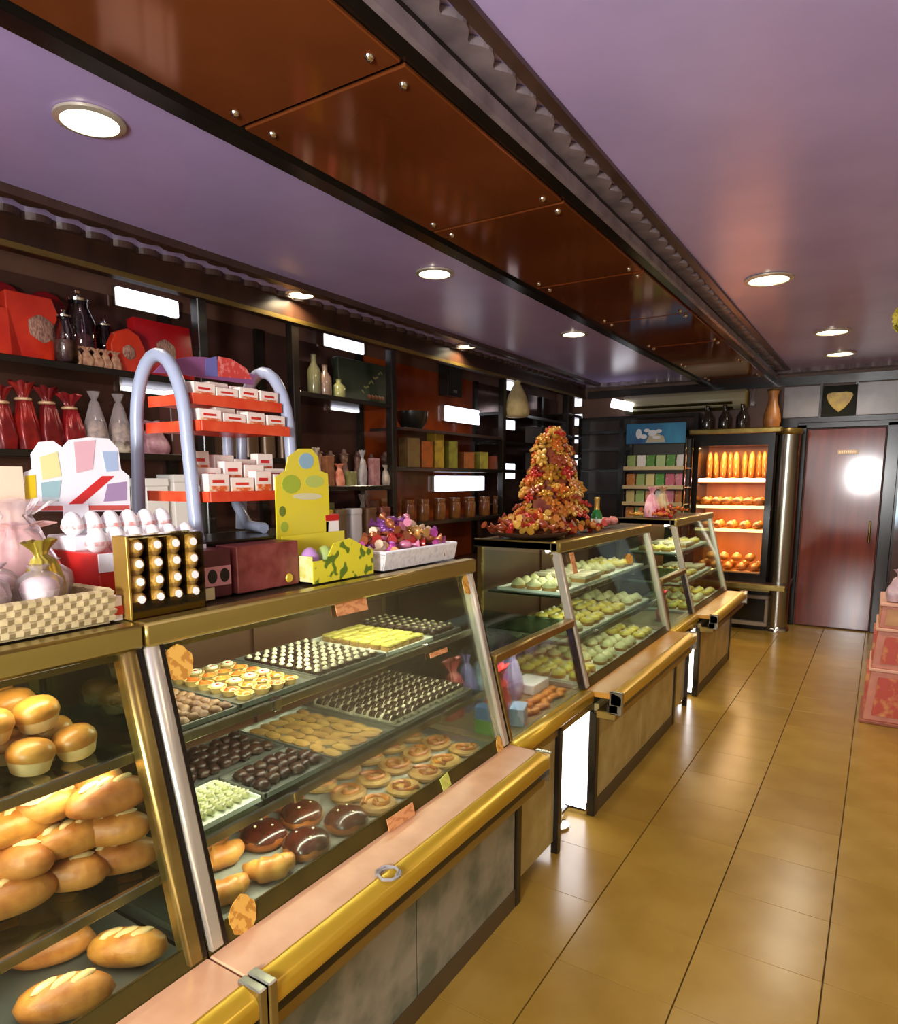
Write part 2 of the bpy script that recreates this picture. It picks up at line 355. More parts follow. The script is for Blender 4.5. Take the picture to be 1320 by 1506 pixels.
def case(y0, y1, label, front, posts, shelves=(Z1,Z2), white=False, lit=1.0, ledge=PEACH):
    t = thing('display_case', label, 'display case', (-1.35,(y0+y1)/2,0), group='glass display cases')
    e = .002; y0 += e; y1 -= e
    body = part(t, 'plinth', B().box(-1.62,y0+.012,.06,-1.045,y1-.012,.575).box(-1.60,y0+.03,0,-1.07,y1-.03,.06), DARK)
    part(body, 'side_panel', B().box(-1.62,y0,.06,-1.05,y0+.011,.575), WHITEP if white else DARK)
    if white:                                          # narrow backlit acrylic panels in the gap beside the case
        for xa,xb in ((-1.30,-1.185),(-1.182,-1.115),(-1.112,-1.054)):
            part(body, 'backlit_panel', B().box(xa,y0-.004,.03,xb,y0,.54), emis('backlit_acrylic','fdfbff',7))
    # marble front in slabs
    n = max(1, round((y1-y0)/.72)); L = (y1-y0-.08)/n
    for i in range(n):
        part(body, 'marble_slab', B().box(-1.045,y0+.04+L*i+.002,.07,-1.022,y0+.04+L*(i+1)-.002,.53), front, bevel=.002)
    for ya in (y0,y1-.04): part(body, 'corner_strip', B().box(-1.05,ya,.0,-1.014,ya+.04,.50), DARK, bevel=.004)
    part(body, 'skirting', B().box(-1.046,y0+.04,0,-1.018,y1-.04,.07), mat('skirting','4a3a22',.4))
    part(t, 'ledge', B().box(-1.072,y0,.575,-.953,y1,.60), ledge, bevel=.003)
    rl = part(t, 'rail', B().prism([(-.955,.55),(-.955,.602),(-.945,.607),(-.912,.596),(-.904,.585),(-.904,.555),(-.91,.548)],y0,y1), GOLD, bevel=.002, smooth=30)
    part(rl, 'groove', B().box(-.97,y0,.515,-.922,y1,.549), DARK)
    part(rl, 'lower_trim', B().box(-1.02,y0,.478,-.928,y1,.516), OLDGOLD, bevel=.004)
    part(rl, 'end_cap', B().box(-.962,y0,.505,-.900,y0+.022,.611), STEEL, bevel=.003)
    part(rl, 'end_cap', B().box(-.962,y1-.02,.505,-.900,y1,.611), STEEL, bevel=.003)
    part(t, 'deck', B().box(-1.625,y0+.01,.575,-1.095,y1-.01,ZD-.006), mat('deck_steel','8d8c84',.35,metal=.7))
    part(t, 'sill', B().prism([(-1.10,.577),(-1.10,.632),(-1.085,.640),(-1.072,.60),(-1.072,.577)],y0,y1), OLIVE)
    for z in shelves:
        x0 = gx(z)-.035
        s = part(t, 'shelf', B().box(-1.60,y0+.03,z-.010,x0,y1-.03,z), SHELFGLASS)
        part(s, 'shelf_edge', B().box(x0,y0+.03,z-.016,x0+.012,y1-.03,z+.006), STEEL, bevel=.002)
        part(s, 'added_strip', B().box(x0-.012,y0+.06,z-.016,x0-.002,y1-.06,z-.012), emis('added_strip_glow','fff2d8',3))  # glowing strip added to brighten the goods below the shelf
        area('shelf_light', (x0-.02,(y0+y1)/2,z-.022), (0,R(24),0), .015, y1-y0-.16, 3.2*(y1-y0)*lit, (1,.92,.74))  # added light for the goods under this shelf
        for yy in (y0+.25*(y1-y0), y0+.75*(y1-y0)):
            part(s, 'clip', B().box(x0-.004,yy-.012,z-.02,x0+.02,yy+.012,z+.012), CHROME, bevel=.003)
    for yy,m in posts:
        p = part(t, 'front_post', slant(B(), yy, yy+.034, -.026, .014), m, bevel=.005, smooth=40)
        part(p, 'seal', slant(B(), yy+.034, yy+.044, -.02, .008), DARK)
    for yy in (y0+.005, y1-.03): part(t, 'rear_post', B().box(-1.645,yy,.575,-1.62,yy+.025,1.23), OLDGOLD)
    part(t, 'rear_door', B().box(-1.640,y0+.03,.60,-1.632,(y0+y1)/2+.02,1.22), mat('case_door','5c3c28',.35,col2='4c3020',scale=6,stretch=(1,.2,1)))
    part(t, 'rear_door', B().box(-1.630,(y0+y1)/2-.02,.60,-1.622,y1-.03,1.22), mat('case_door','5c3c28',.35,col2='4c3020',scale=6,stretch=(1,.2,1)))
    part(t, 'front_glass', slant(B(), y0+.045, y1-.012, -.004, .002), GLASS)
    for ya in (y0+.002, y1-.008):
        part(t, 'side_glass', B().prism([(-1.62,.62),(gx(.62)-.03,.62),(gx(1.21)-.03,1.21),(-1.62,1.21)], ya, ya+.006), GLASS)
    part(t, 'top', B().box(-1.66,y0,1.225,-1.23,y1,ZT-.004), mat('case_top','4d4030',.25,col2='5c4d38'))
    tr = part(t, 'top_trim', B().box(-1.262,y0,1.216,-1.212,y1,ZT+.004), TRIMG, bevel=.006, smooth=40)
    part(tr, 'lower_bead', B().box(-1.262,y0,1.196,-1.245,y1,1.208), OLDGOLD)
    part(tr, 'side_bead', B().box(-1.66,y0,1.228,-1.262,y0+.012,ZT+.002), OLDGOLD)
    lm = part(t, 'tube_lamp', B().cyl((-1.315,y0+.08,1.214),(-1.315,y1-.08,1.214),.008,n=8), TUBEE, smooth=60)  # tube added to light the case, tucked behind the trim
    area('added_case_light', (-1.315,(y0+y1)/2,1.20), (0,R(10),0), .02, y1-y0-.2, 5*(y1-y0)*lit, (1,.92,.74))  # added light over the goods on the upper shelf
    return t
case(-.75, .79, 'glass display case full of bread rolls and loaves', MARBLE, [(.743,OLDGOLD)], shelves=(Z1,.772), lit=.55)
case(.79, 2.10, 'glass display case with petits fours, tarts and chocolate brioches', MARBLE, [(.794,POSTM),(2.055,POSTM)])
case(2.85, 4.30, 'glass display case under the tall bouquet of wrapped sweets', MARBLE2, [(2.855,POSTM),(4.255,POSTM)], white=True, lit=.45, ledge=HONEY)
case(4.92, 6.15, 'glass display case next to the lit bread cabinet', MARBLE2, [(4.925,POSTM),(6.105,POSTM)], white=True, lit=.45, ledge=HONEY)

def lowunit(y0, y1, label):
    t = thing('counter_link', label, 'display case', (-1.35,(y0+y1)/2,0), group='low units between the display cases')
    ym = y0+.37
    part(t, 'front_panel', B().box(-1.6,y0+.004,.05,-1.05,ym,.54), MARBLE2, bevel=.003)
    part(t, 'end_strip', B().box(-1.06,ym,.0,-1.03,ym+.03,.54), DARK)
    part(t, 'foot', B().lathe([(.05,0),(.05,.012),(.018,.02),(.014,.05),(.014,.09),(.03,.1)],14,(-1.12,y1-.16,0)), CHROME, smooth=40)
    part(t, 'foot', B().box(-1.15,ym+.03,.018,-1.135,y1-.012,.03), DARK)
    part(t, 'bottom_bar', B().prism([(-1.09,.545),(-1.09,.60),(-1.04,.605),(-1.028,.59),(-1.028,.555),(-1.04,.545)],y0+.002,y1-.002), GOLD, bevel=.004, smooth=40)
    part(t, 'bottom_bar_groove', B().box(-1.08,y0+.004,.515,-1.04,y1-.004,.545), OLDGOLD)
    part(t, 'deck', B().box(-1.62,y0+.004,.56,-1.09,y1-.004,ZD-.006), mat('link_deck','8a7a5a',.4))
    part(t, 'top_bar', B().box(gx(.90)-.02,y0+.002,.885,gx(.90)+.022,y1-.002,.922), OLDGOLD, bevel=.006, smooth=40)
    part(t, 'top', B().box(-1.62,y0+.004,.908,gx(.9)-.02,y1-.004,.916), SHELFGLASS)
    area('added_unit_light', (gx(.88)-.05,(y0+y1)/2,.88), (0,R(20),0), .02, y1-y0-.16, 2.2, (1,.95,.85))  # light added under the top bar to brighten the unit
    part(t, 'post', slant(B(), y0+.004, y0+.024, -.02,.012, .605,.89), OLDGOLD, bevel=.003)
    part(t, 'post', slant(B(), y1-.02, y1-.004, -.02,.008, .605,.89), DARK, bevel=.002)
    part(t, 'front_glass', slant(B(), y0+.026, y1-.03, -.004,.0, .605,.89), GLASS)
    part(t, 'rear_panel', B().box(-1.635,y0+.004,.05,-1.62,y1-.004,.905), DARKW)
    return t
lowunit(2.10, 2.85, 'low glass unit of coloured bags between petit four case and bouquet case')
lowunit(4.30, 4.92, 'low glass unit with a red packet beside the case by the bread cabinet')

# ------------------------------------------------------------------ bread and pastry
CRUST = mat('bread_crust', '9a5218', .45, col2='c98238', scale=18, lo=.3, hi=.6, rand=.12, bump=.4, bscale=70)
PALE = mat('pale_crumb', 'e6c48c', .6, col2='d8b074', scale=30, rand=.05)
ROLLM = mat('roll_top', 'ad6a24', .35, col2='c98c40', scale=26, rand=.10)
CHOCG = mat('chocolate_glaze', '3a160c', .22, col2='4c1f10', scale=30, rand=.1, coat=.3)
CHOC = mat('dark_chocolate', '2b1812', .38, col2='43271b', scale=50, rand=.2)
BUN = mat('brioche', 'a8622a', .45, col2='8a4a1e', scale=30, rand=.12)
CREAM = mat('cream', 'ddd6b0', .5, col2='e8e2c6', scale=30, rand=.04)
YEL = mat('lemon_glaze', 'dcca4a', .35, col2='e9de7c', scale=24, rand=.08)
BISC = mat('biscuit', 'b58d4c', .6, col2='97713a', scale=40, rand=.14, bump=.3)
BROWNC = mat('brown_biscuit', '6e4a30', .6, col2='8d6844', scale=50, rand=.2, bump=.3)
FRUIT = mat('fruit_jelly', 'd2521e', .2, col2='e58a3a', scale=50, rand=.16, coat=.4)
SHELLP = mat('tart_pastry', 'd9b26a', .55, rand=.08)
PGREEN = mat('pistachio_cream', 'c3c486', .5, col2='dcdcae', scale=25, rand=.10)
APR = mat('apricot_glaze', 'b5702c', .25, col2='7e3f1c', scale=30, rand=.12, coat=.3)
TRAYM = mat('tray_steel', 'a7a89f', .3, metal=.8)
DOILY = mat('doily', 'e6ead9', .7, rand=.03)

# meshes, each shared by all its copies
roll_p = [('base', B().lathe([(.028,0),(.033,.004),(.038,.022),(.040,.030)],16).mesh(PALE, smooth=50)),
          ('crust', B().lathe([(.0405,.028),(.043,.036),(.041,.046),(.033,.057),(.018,.063),(0,.065)],16).mesh(ROLLM, smooth=60))]
def loaf_mesh(L, W, H):
    b = B(); n = 14; m = 10
    def f(u,v):
        t = u*2-1; r = (1-abs(t)**2.6)**.6 if abs(t)<1 else 0
        a = 2*math.pi*v; z = math.sin(a)
        return Vector((t*L/2, r*W/2*math.cos(a), H*.42+r*H*.5*(z if z>0 else z*.84)))
    b.grid(n, m, f); bmesh.ops.remove_doubles(b.bm, verts=list(b.bm.verts), dist=.0006)
    return b.mesh(CRUST, smooth=70)
def slash_mesh(L, W, H, k):
    b = B()
    for i in range(k):
        t = (i-(k-1)/2)*.34; r = (1-abs(t)**2.6)**.6
        b.blob((t*L/2, 0, H*.42+r*H*.5-.0055), (.027,.011,.0085), 8, 4, M=Matrix.Rotation(R(38),3,'Z'))
    return b.mesh(PALE, smooth=60)
loaf_p = [('crust', loaf_mesh(.165,.085,.078)), ('slash', slash_mesh(.165,.085,.078,3))]
round_p = [('crust', loaf_mesh(.125,.108,.085)), ('slash', slash_mesh(.125,.10,.085,1))]
floury_p = [('crust', loaf_mesh(.13,.112,.085)), ('flour', B().lathe([(.052,.058),(.046,.071),(.03,.081),(0,.0865)],14,wob=lambda u:1+.10*math.sin(u*19)).mesh(mat('flour_dust','dcb98a',.8,col2='cf9c5e',scale=40), smooth=60))]
def rolls(pts, z):
    for x,y,dz in pts:
        inst('bread_roll','small round bread roll with browned top and pale base, on the bread case shelf','bread roll', roll_p, (x,y,z+dz), (U(-.12,.12),U(-.12,.12),U(0,6)), 'bread rolls on the upper shelf', U(.94,1.02))
rp = []
for i in range(5):
    for j in range(5):
        if (i,j) in ((4,4),(3,4)): continue
        rp.append((-1.295-.088*j+U(-.003,.003), .325+.09*i+U(-.003,.003), 0))
for i in range(4):
    for j in range(3): rp.append((-1.34-.09*j+U(-.003,.003), .37+.09*i, .062))
for i in range(2): rp.append((-1.40-.04*i, .42+.1*i, .124))
rolls(rp, Z1)
lf = []
for px,py,zc,a,k in ((15,1318,.805,70,'l'),(98,1282,.805,35,'l'),(185,1262,.805,60,'l'),(20,1262,.86,20,'l'),(100,1232,.87,75,'l'),(178,1222,.87,40,'l'),(18,1215,.915,85,'l'),(62,1182,.935,30,'r'),(160,1172,.935,65,'l'),(128,1142,.955,20,'l')):
    p = PZ(px,py,zc); lf.append((min(p.x,-1.232),p.y,zc-.035-.772,a,k))
lf += [(-1.37,.36,0,100,'l'),(-1.38,.50,0,40,'l'),(-1.395,.665,0,80,'l'),(-1.5,.42,0,70,'l'),(-1.52,.60,0,90,'l'),(-1.50,.48,.07,60,'l'),(-1.50,.66,.07,110,'l')]
for x,y,dz,a,k in lf:
    if k=='l': inst('bread_loaf','golden slashed bread loaf piled on the middle shelf of the bread case','bread', loaf_p, (x,y,.772+dz), (0,U(-.06,.06),R(a)), 'loaves on the middle shelf', U(.92,1.0))
    else: inst('round_loaf','floury round loaf on top of the pile of slashed loaves','bread', floury_p, (x,y,.772+dz), (0,0,R(a)))
for x,y,a in ((-1.16,.40,70),(-1.17,.56,55),(-1.20,.70,35),(-1.33,.42,80),(-1.33,.62,60),(-1.48,.5,80),(-1.48,.68,60)):
    inst('bread_loaf','golden bread loaf on the bottom deck of the bread case','bread', loaf_p, (x,y,ZD-.006), (0,0,R(a)), 'loaves on the bottom deck', U(.95,1.05))

def tray(y0, y1, x0, x1, z, label, m=TRAYM, group=None):
    cx,cy = (x0+x1)/2,(y0+y1)/2
    t = thing('pastry_tray', label, 'tray', (cx,cy,z), group=group)
    part(t, 'base', B().box(x0,y0,z,x1,y1,z+.003), m)
    b = B()
    for a in ((x0,y0,x1,y0+.004),(x0,y1-.004,x1,y1),(x0,y0,x0+.004,y1),(x1-.004,y0,x1,y1)): b.box(a[0],a[1],z+.003,a[2],a[3],z+.012)
    part(t, 'rim', b, m)
    return z+.003
def fill(y0, y1, x0, x1, sy, sx, jit=.15):
    ny = max(1,int((y1-y0-.012)/sy)); nx = max(1,int((x1-x0-.012)/sx)); out = []
    for i in range(ny):
        for j in range(nx):
            out.append(((x0+x1)/2+(j-(nx-1)/2)*sx+U(-jit,jit)*sx, (y0+y1)/2+(i-(ny-1)/2)*sy+U(-jit,jit)*sy))
    return out
# shelf 1 of the petit four case
z = tray(.868,1.03,-1.56,-1.235,Z1,'steel tray of small nutty brown biscuits')
nut = B().blob((0,0,.008),(.016,.016,.0105),8,4,.18,rng).mesh(BROWNC, smooth=60)
for x,y in fill(.868,1.03,-1.56,-1.235,.030,.031):
    single('nut_biscuit','small rough brown nut biscuit beside the fruit tarts','biscuit', nut, (x,y,z+.002), (0,0,U(0,6)), 'nut biscuits on the steel tray')
z = tray(1.04,1.30,-1.58,-1.24,Z1,'steel tray of red and orange fruit tarts')
tart_p = [('shell', B().lathe([(.016,0),(.021,.012),(.024,.016),(.021,.016),(.019,.012),(0,.011)],12).mesh(SHELLP, smooth=40)),
          ('fruit', B().blob((0,0,.013),(.017,.017,.009),10,4).blob((.006,.004,.018),(.008,.006,.006),6,3).mesh(FRUIT, smooth=60))]
ringp = [('shell', tart_p[0][1]), ('cream', B().tube([(.013*math.cos(a*.6283),.013*math.sin(a*.6283),.017) for a in range(11)],.0045,6).mesh(CREAM, smooth=60)),
         ('cherry', B().blob((0,0,.017),(.007,.007,.006),8,4).mesh(mat('cherry','b3201a',.2), smooth=60))]
for k,(x,y) in enumerate(fill(1.04,1.30,-1.58,-1.24,.050,.050,.06)):
    if k%3: inst('fruit_tart','little fruit tart heaped with glossy orange jelly','tart', tart_p, (x,y,z), (0,0,U(0,6)), 'orange fruit tarts')
    else: inst('cherry_tart','little tart with a ring of cream around a cherry','tart', ringp, (x,y,z), (0,0,U(0,6)), 'cherry tarts')
z = tray(1.31,1.60,-1.58,-1.24,Z1,'steel tray of chocolate and cream petits fours')
pf_p = [('cup', B().lathe([(.0125,0),(.0165,.013),(.0145,.013),(0,.011)],10).mesh(CHOC, smooth=40)), ('cream', B().lathe([(.0085,.011),(.008,.016),(.004,.020),(0,.022)],8).mesh(CREAM, smooth=60))]
for x,y in fill(1.31,1.60,-1.58,-1.24,.034,.034,.06):
    inst('petit_four','tiny chocolate cup topped with a cream peak','petit four', pf_p, (x,y,z), None, 'cream-topped chocolate cups')
z = tray(1.61,1.86,-1.56,-1.24,Z1,'tray of lemon yellow glazed squares', DOILY)
ysq = [('sponge', B().box(-.017,-.017,0,.017,.017,.016).mesh(BISC, bevel=.003)), ('glaze', B().box(-.0172,-.0172,.015,.0172,.0172,.024).mesh(YEL, bevel=.004, smooth=40))]
for x,y in fill(1.61,1.86,-1.56,-1.24,.041,.041,.06):
    inst('lemon_square','small square sponge with bright lemon yellow glaze','petit four', ysq, (x,y,z), (0,0,U(-.1,.1)), 'lemon squares')
z = tray(1.865,2.04,-1.58,-1.24,Z1,'tray of dark truffles with pale tops')
tr_p = [('truffle', B().blob((0,0,.013),(.016,.016,.013),10,5).mesh(CHOC, smooth=60)), ('topping', B().blob((0,0,.025),(.007,.007,.004),6,3).mesh(PGREEN, smooth=60))]
for x,y in fill(1.865,2.04,-1.58,-1.24,.036,.036,.06):
    inst('truffle','round dark truffle with a pale dot on top','chocolate', tr_p, (x,y,z), None, 'dotted truffles')
# shelf 2
z = tray(.868,1.05,-1.36,-1.19,Z2,'paper tray of white icing fingers', DOILY)
wf_p = [('finger', B().blob((0,0,.010),(.030,.010,.010),10,5).mesh(PGREEN, smooth=60)), ('icing', B().tube([(-.026+.0065*i,(.006 if i%2 else -.006),.019) for i in range(9)],.0025,5).mesh(CREAM, smooth=60))]
for x,y in fill(.868,1.05,-1.36,-1.19,.024,.066,.05):
    inst('iced_finger','pale finger biscuit zigzagged with white icing','biscuit', wf_p, (x,y,z), (0,0,U(-.08,.08)), 'iced fingers')
z = tray(.868,1.30,-1.58,-1.37,Z2,'tray of dark chocolate clusters behind the iced fingers')
cl = B().blob((0,0,.011),(.022,.017,.013),9,5,.2,rng).mesh(CHOC, smooth=60)
for x,y in fill(.868,1.30,-1.58,-1.37,.036,.042):
    single('chocolate_cluster','lumpy dark chocolate cluster','chocolate', cl, (x,y,z+.002), (0,0,U(0,6)), 'chocolate clusters', U(.9,1.15))
z = tray(1.06,1.30,-1.36,-1.19,Z2,'tray of dark chocolate clusters beside the iced fingers')
for x,y in fill(1.06,1.30,-1.36,-1.19,.036,.042):
    single('chocolate_cluster','lumpy dark chocolate cluster','chocolate', cl, (x,y,z+.002), (0,0,U(0,6)), 'chocolate clusters', U(.9,1.15))
z = tray(1.31,1.58,-1.58,-1.19,Z2,'tray of flat golden leaf biscuits')
lb = B().lathe([(.026,0),(.027,.004),(.018,.008),(0,.009)],12,sx=1.25,sy=.72).mesh(BISC, smooth=50)
for x,y in fill(1.31,1.58,-1.58,-1.19,.038,.058,.1):
    single('leaf_biscuit','flat golden oval biscuit','biscuit', lb, (x,y,z), (0,0,U(-.5,.5)), 'golden oval biscuits')
z = tray(1.59,2.04,-1.58,-1.19,Z2,'tray of striped chocolate and cream rolls')
st_p = [('roll', B().cyl((-.024,0,.014),(.024,0,.014),.014,n=10).mesh(CREAM, smooth=50)), ('chocolate', B().prism([(.0155*math.cos(math.pi*k/8),.015+.0155*math.sin(math.pi*k/8)) for k in range(9)],-.012,.012,'x').prism([(.0155*math.cos(math.pi*k/8),.015+.0155*math.sin(math.pi*k/8)) for k in range(9)],.018,.0245,'x').mesh(CHOC, smooth=50))]
for x,y in fill(1.59,2.04,-1.58,-1.19,.036,.056,.05):
    inst('striped_roll','small cream roll banded with dark chocolate','pastry', st_p, (x,y,z), (0,0,U(-.12,.12)), 'striped cream rolls')
# the deck: croissants, chocolate brioches and glazed buns on paper
single('baking_paper','sheet of pale paper under croissants and chocolate brioches','paper', B().box(-1.60,.87,0,-1.115,2.03,.0015).mesh(mat('grey_paper','9a988c',.6,col2='868478',scale=30)), (0,0,ZD-.006))
def croissant():
    b = B(); pts = []; rr = []; n = 36
    for i in range(n+1):
        t = i/n*2-1; a = t*1.35; k = (i % 6)/6                       # stepped rolls of dough
        step = 1-.24*(k if t < 0 else 1-k)
        pts.append((math.sin(a)*.058, .036-math.cos(a)*.058, .026)); rr.append(.005+.029*(1-abs(t)**1.9)*step)
    b.tube(pts, rr, 12); return b.mesh(mat('croissant_crust','b06a26',.4,col2='d09a4a',scale=24,rand=.08), smooth=50)
cr = croissant()
for x,y,a in ((-1.205,.935,70),(-1.185,1.06,60),(-1.32,.93,95),(-1.33,1.03,75),(-1.45,.95,80)):
    single('croissant','ridged golden croissant on the paper beside the brioches','croissant', cr, (x,y,ZD), (0,0,R(a)), 'croissants')
br_p = [('bun', B().lathe([(.045,0),(.056,.008),(.060,.020),(.056,.030)],18).mesh(BUN, smooth=50)), ('glaze', B().lathe([(.0585,.026),(.056,.034),(.045,.046),(.026,.053),(0,.055)],18,wob=lambda u:1+.035*math.sin(u*31)).mesh(CHOCG, smooth=60)),
        ('sugar_pearl', B().blob((.02,.01,.054),(.004,.004,.003),6,3).blob((-.022,.012,.052),(.004,.004,.003),6,3).blob((.004,-.026,.052),(.004,.004,.003),6,3).mesh(CREAM, smooth=60))]
for x,y in ((-1.185,1.185),(-1.18,1.335),(-1.31,1.155),(-1.305,1.29),(-1.435,1.07),(-1.43,1.20),(-1.425,1.335),(-1.55,1.13),(-1.55,1.27)):
    inst('chocolate_brioche','round brioche under dark chocolate glaze with sugar pearls','brioche', br_p, (x,y,ZD-.004), (0,0,U(0,6)), 'chocolate brioches', U(.95,1.05))
dn_p = [('pastry', B().lathe([(.045,0),(.055,.006),(.056,.014),(.048,.022),(.03,.020),(0,.018)],16,wob=lambda u:1+.03*math.sin(u*25)).mesh(BISC, smooth=50)),
        ('glaze', B().tube([((.008+.0038*i)*math.cos(i*.75),(.008+.0038*i)*math.sin(i*.75),.021) for i in range(11)],.0085,6).mesh(APR, smooth=60))]
for i in range(5):
    for j in range(4):
        inst('danish','coiled danish pastry with amber glaze','pastry', dn_p, (-1.175-.119*j+U(-.004,.004),1.475+.119*i+U(-.004,.004),ZD-.004), (U(-.08,.08),U(-.08,.08),U(0,6)), 'coiled danish pastries', U(.98,1.03))

# ---- case B and C: cream cakes on paper lace
cake_p = [('base', B().lathe([(.032,0),(.036,.004),(.036,.018)],14).mesh(BISC, smooth=40)), ('cream', B().lathe([(.035,.018),(.034,.030),(.024,.038),(.012,.050),(0,.054)],14,wob=lambda u:1+.06*math.sin(u*38)).mesh(PGREEN, smooth=60))]
ycake_p = [('base', cake_p[0][1]), ('cream', B().lathe([(.035,.018),(.036,.028),(.028,.036),(0,.038)],14).mesh(YEL, smooth=60)), ('rosette', B().lathe([(.012,.036),(.009,.044),(0,.05)],8).mesh(CREAM, smooth=60))]
slice_p = [('sponge', B().prism([(-.045,-.028),(.045,0),(-.045,.028)],0,.022,'z').mesh(BISC)), ('cream', B().prism([(-.046,-.029),(.046,0),(-.046,.029)],.022,.042,'z').mesh(CREAM, bevel=.003, smooth=40))]
def cakeshelf(y0, y1, z, x1, kinds, where):
    n = len(kinds); L = (y1-y0-.1)/n
    for i,k in enumerate(kinds):
        a = y0+.05+L*i+.01; c = a+L-.02
        nm = {'g':'pale green cream cakes','y':'yellow cream cakes','s':'white cream slices'}[k]
        zz = tray(a,c,-1.57,x1,z,'lace-papered tray of %s %s' % (nm,where), DOILY, group='cake trays '+where)
        for x,y in fill(a,c,-1.57,x1,.085 if k!='s' else .068,.085 if k!='s' else .1,.05):
            if k=='g': inst('cream_cake','pale green cream cake '+where,'cake', cake_p, (x,y,zz), (0,0,U(0,6)), 'green cream cakes '+where)
            elif k=='y': inst('lemon_cake','yellow glazed cake with rosette '+where,'cake', ycake_p, (x,y,zz), (0,0,U(0,6)), 'yellow cakes '+where)
            else: inst('cake_slice','white cream cake slice '+where,'cake', slice_p, (x,y,zz), (0,0,math.pi+U(-.1,.1)), 'cream slices '+where)
wB = 'in the bouquet case'; wC = 'in the case by the bread cabinet'
for z,x1,kk in ((Z1,-1.235,'gsgy'),(Z2,-1.19,'gyyg'),(ZD-.006,-1.12,'yggy')): cakeshelf(2.86,4.29,z,x1,kk,wB+(' top shelf' if z==Z1 else ' lower shelf' if z==Z2 else ' deck'))
for z,x1,kk in ((Z1,-1.235,'ysy'),(Z2,-1.19,'gys'),(ZD-.006,-1.12,'ygy')): cakeshelf(4.93,6.14,z,x1,kk,wC+(' top shelf' if z==Z1 else ' lower shelf' if z==Z2 else ' deck'))

# ---- bags and packets in the low unit
def bag_mesh(w,d,h,m,seed,tie=.74):
    b = B(); nu = 40
    def f(u,v):
        a = 2*math.pi*u; k = v; c, s_ = math.cos(a), math.sin(a)
        if k < tie:                                       # pillowy body with flattened corners
            q = k/tie; s = (.78+.22*math.sin(math.pi*min(1,q*1.25+.12)))*(1-.62*max(0,q-.55)**1.5*2.2)
            wob = 1+.05*math.sin(3*a+seed)+.045*math.sin(7*a+q*5+seed)+.22*max(0,q-.5)*math.sin(11*a+seed)
            e = .72; c = math.copysign(abs(c)**e,c); s_ = math.copysign(abs(s_)**e,s_)
            return Vector((d/2*s*wob*c+.004*math.sin(seed+q*4), w/2*s*wob*s_, h*k))
        q = (k-tie)/(1-tie)                               # gathered neck opening into a ruffle
        s = .36 if q < .3 else .36+.75*(q-.3)
        wob = 1+.30*q*math.sin(6*a+seed)+.12*math.sin(11*a+seed)
        return Vector((d/2*s*.55*wob*c, w/2*s*wob*s_, h*(k+.02*math.sin(5*a+seed)*q)))
    b.grid(nu,14,f); bmesh.ops.remove_doubles(b.bm, verts=list(b.bm.verts), dist=.0003)
    return b.mesh(m, smooth=70)
PURP = mat('purple_foil','7a4a8c',.25,col2='9c6fae',scale=20,metal=.3)
BLUE = mat('blue_pack','4b76b8',.35,col2='6f97cf',scale=14)
GRN = mat('green_pack','4f8a3c',.35,col2='79a95a',scale=14)
PINK = mat('pink_pack','d98aa0',.4,col2='eab9c4',scale=20)
ORG = mat('orange_pack','c8742a',.35,col2='dd9a4a',scale=20,rand=.12)
single('sweet_bag','bulging red sweet bag in the low glass unit','bag', bag_mesh(.15,.10,.22,mat('red_bag','cf2a30',.3,col2='d9484a',scale=12),3), (-1.22,2.30,ZD-.005), (0,0,.2))
single('sweet_bag','purple foil bag in the low glass unit','bag', bag_mesh(.13,.09,.24,PURP,5), (-1.30,2.46,ZD-.005), (0,0,.5))
single('sweet_bag','lilac foil bag beside the purple foil bag','bag', bag_mesh(.12,.09,.23,mat('lilac_bag','8f86b4',.3,col2='b7b0d0',scale=16),6), (-1.32,2.60,ZD-.005), (0,0,.9))
t = thing('snack_box','small box half blue half green in the low glass unit','box', (-1.20,2.165,ZD-.005))
part(t,'blue_half',B().box(-1.24,2.14,ZD+.05,-1.16,2.20,ZD+.10),BLUE,bevel=.002); part(t,'green_half',B().box(-1.24,2.14,ZD-.005,-1.16,2.20,ZD+.05),GRN,bevel=.002)
single('snack_box','pale blue carton in front of the red sweet bag','box', B().box(-.03,-.05,0,.03,.05,.07).mesh(mat('pale_blue','8fb0d8',.4,col2='b9cfe8',scale=18), bevel=.002), (-1.15,2.33,ZD-.005), (0,0,.3))
single('cake_box','flat white box on the deck of the low glass unit','box', B().box(-.06,-.08,0,.06,.08,.045).mesh(WHITE, bevel=.003), (-1.30,2.745,ZD-.005))
pk = B().blob((0,0,.012),(.026,.018,.013),10,5).mesh(ORG, smooth=60)
for x,y in fill(2.26,2.80,-1.24,-1.10,.042,.05,.2):
    if abs(y-2.33) < .07: continue
    single('toffee_packet','small orange sweet packet strewn on the low unit deck','packet', pk, (x,y,ZD-.004), (0,0,U(0,6)), 'orange packets in the low unit')
for k,(x,y,c,c2,h,lab) in enumerate(((-1.40,2.24,'b8323a','d8706a',.24,'tomato red'),(-1.41,2.36,'6a5aa0','9a90c4',.25,'violet'),(-1.42,2.50,'4f7fb4','c9d4dc',.22,'blue and white'),(-1.45,2.63,'c9c0b0','8f7a9a',.25,'cream'),(-1.47,2.76,'8a4a6a','c08aa0',.23,'plum'))):
    single('sweet_bag',lab+' foil bag standing at the back of the low glass unit','bag', bag_mesh(.12,.09,h,mat('lowbag%d'%k,c,.3,col2=c2,scale=18,metal=.2),80+k), (x,y,ZD-.005), (0,0,.3*k))
single('sweet_bag','red packet in the far low unit','bag', bag_mesh(.15,.08,.2,mat('dull_red_bag','a82a34',.35,col2='c24a50',scale=12),9), (-1.2,4.62,ZD-.005), (0,0,.2))

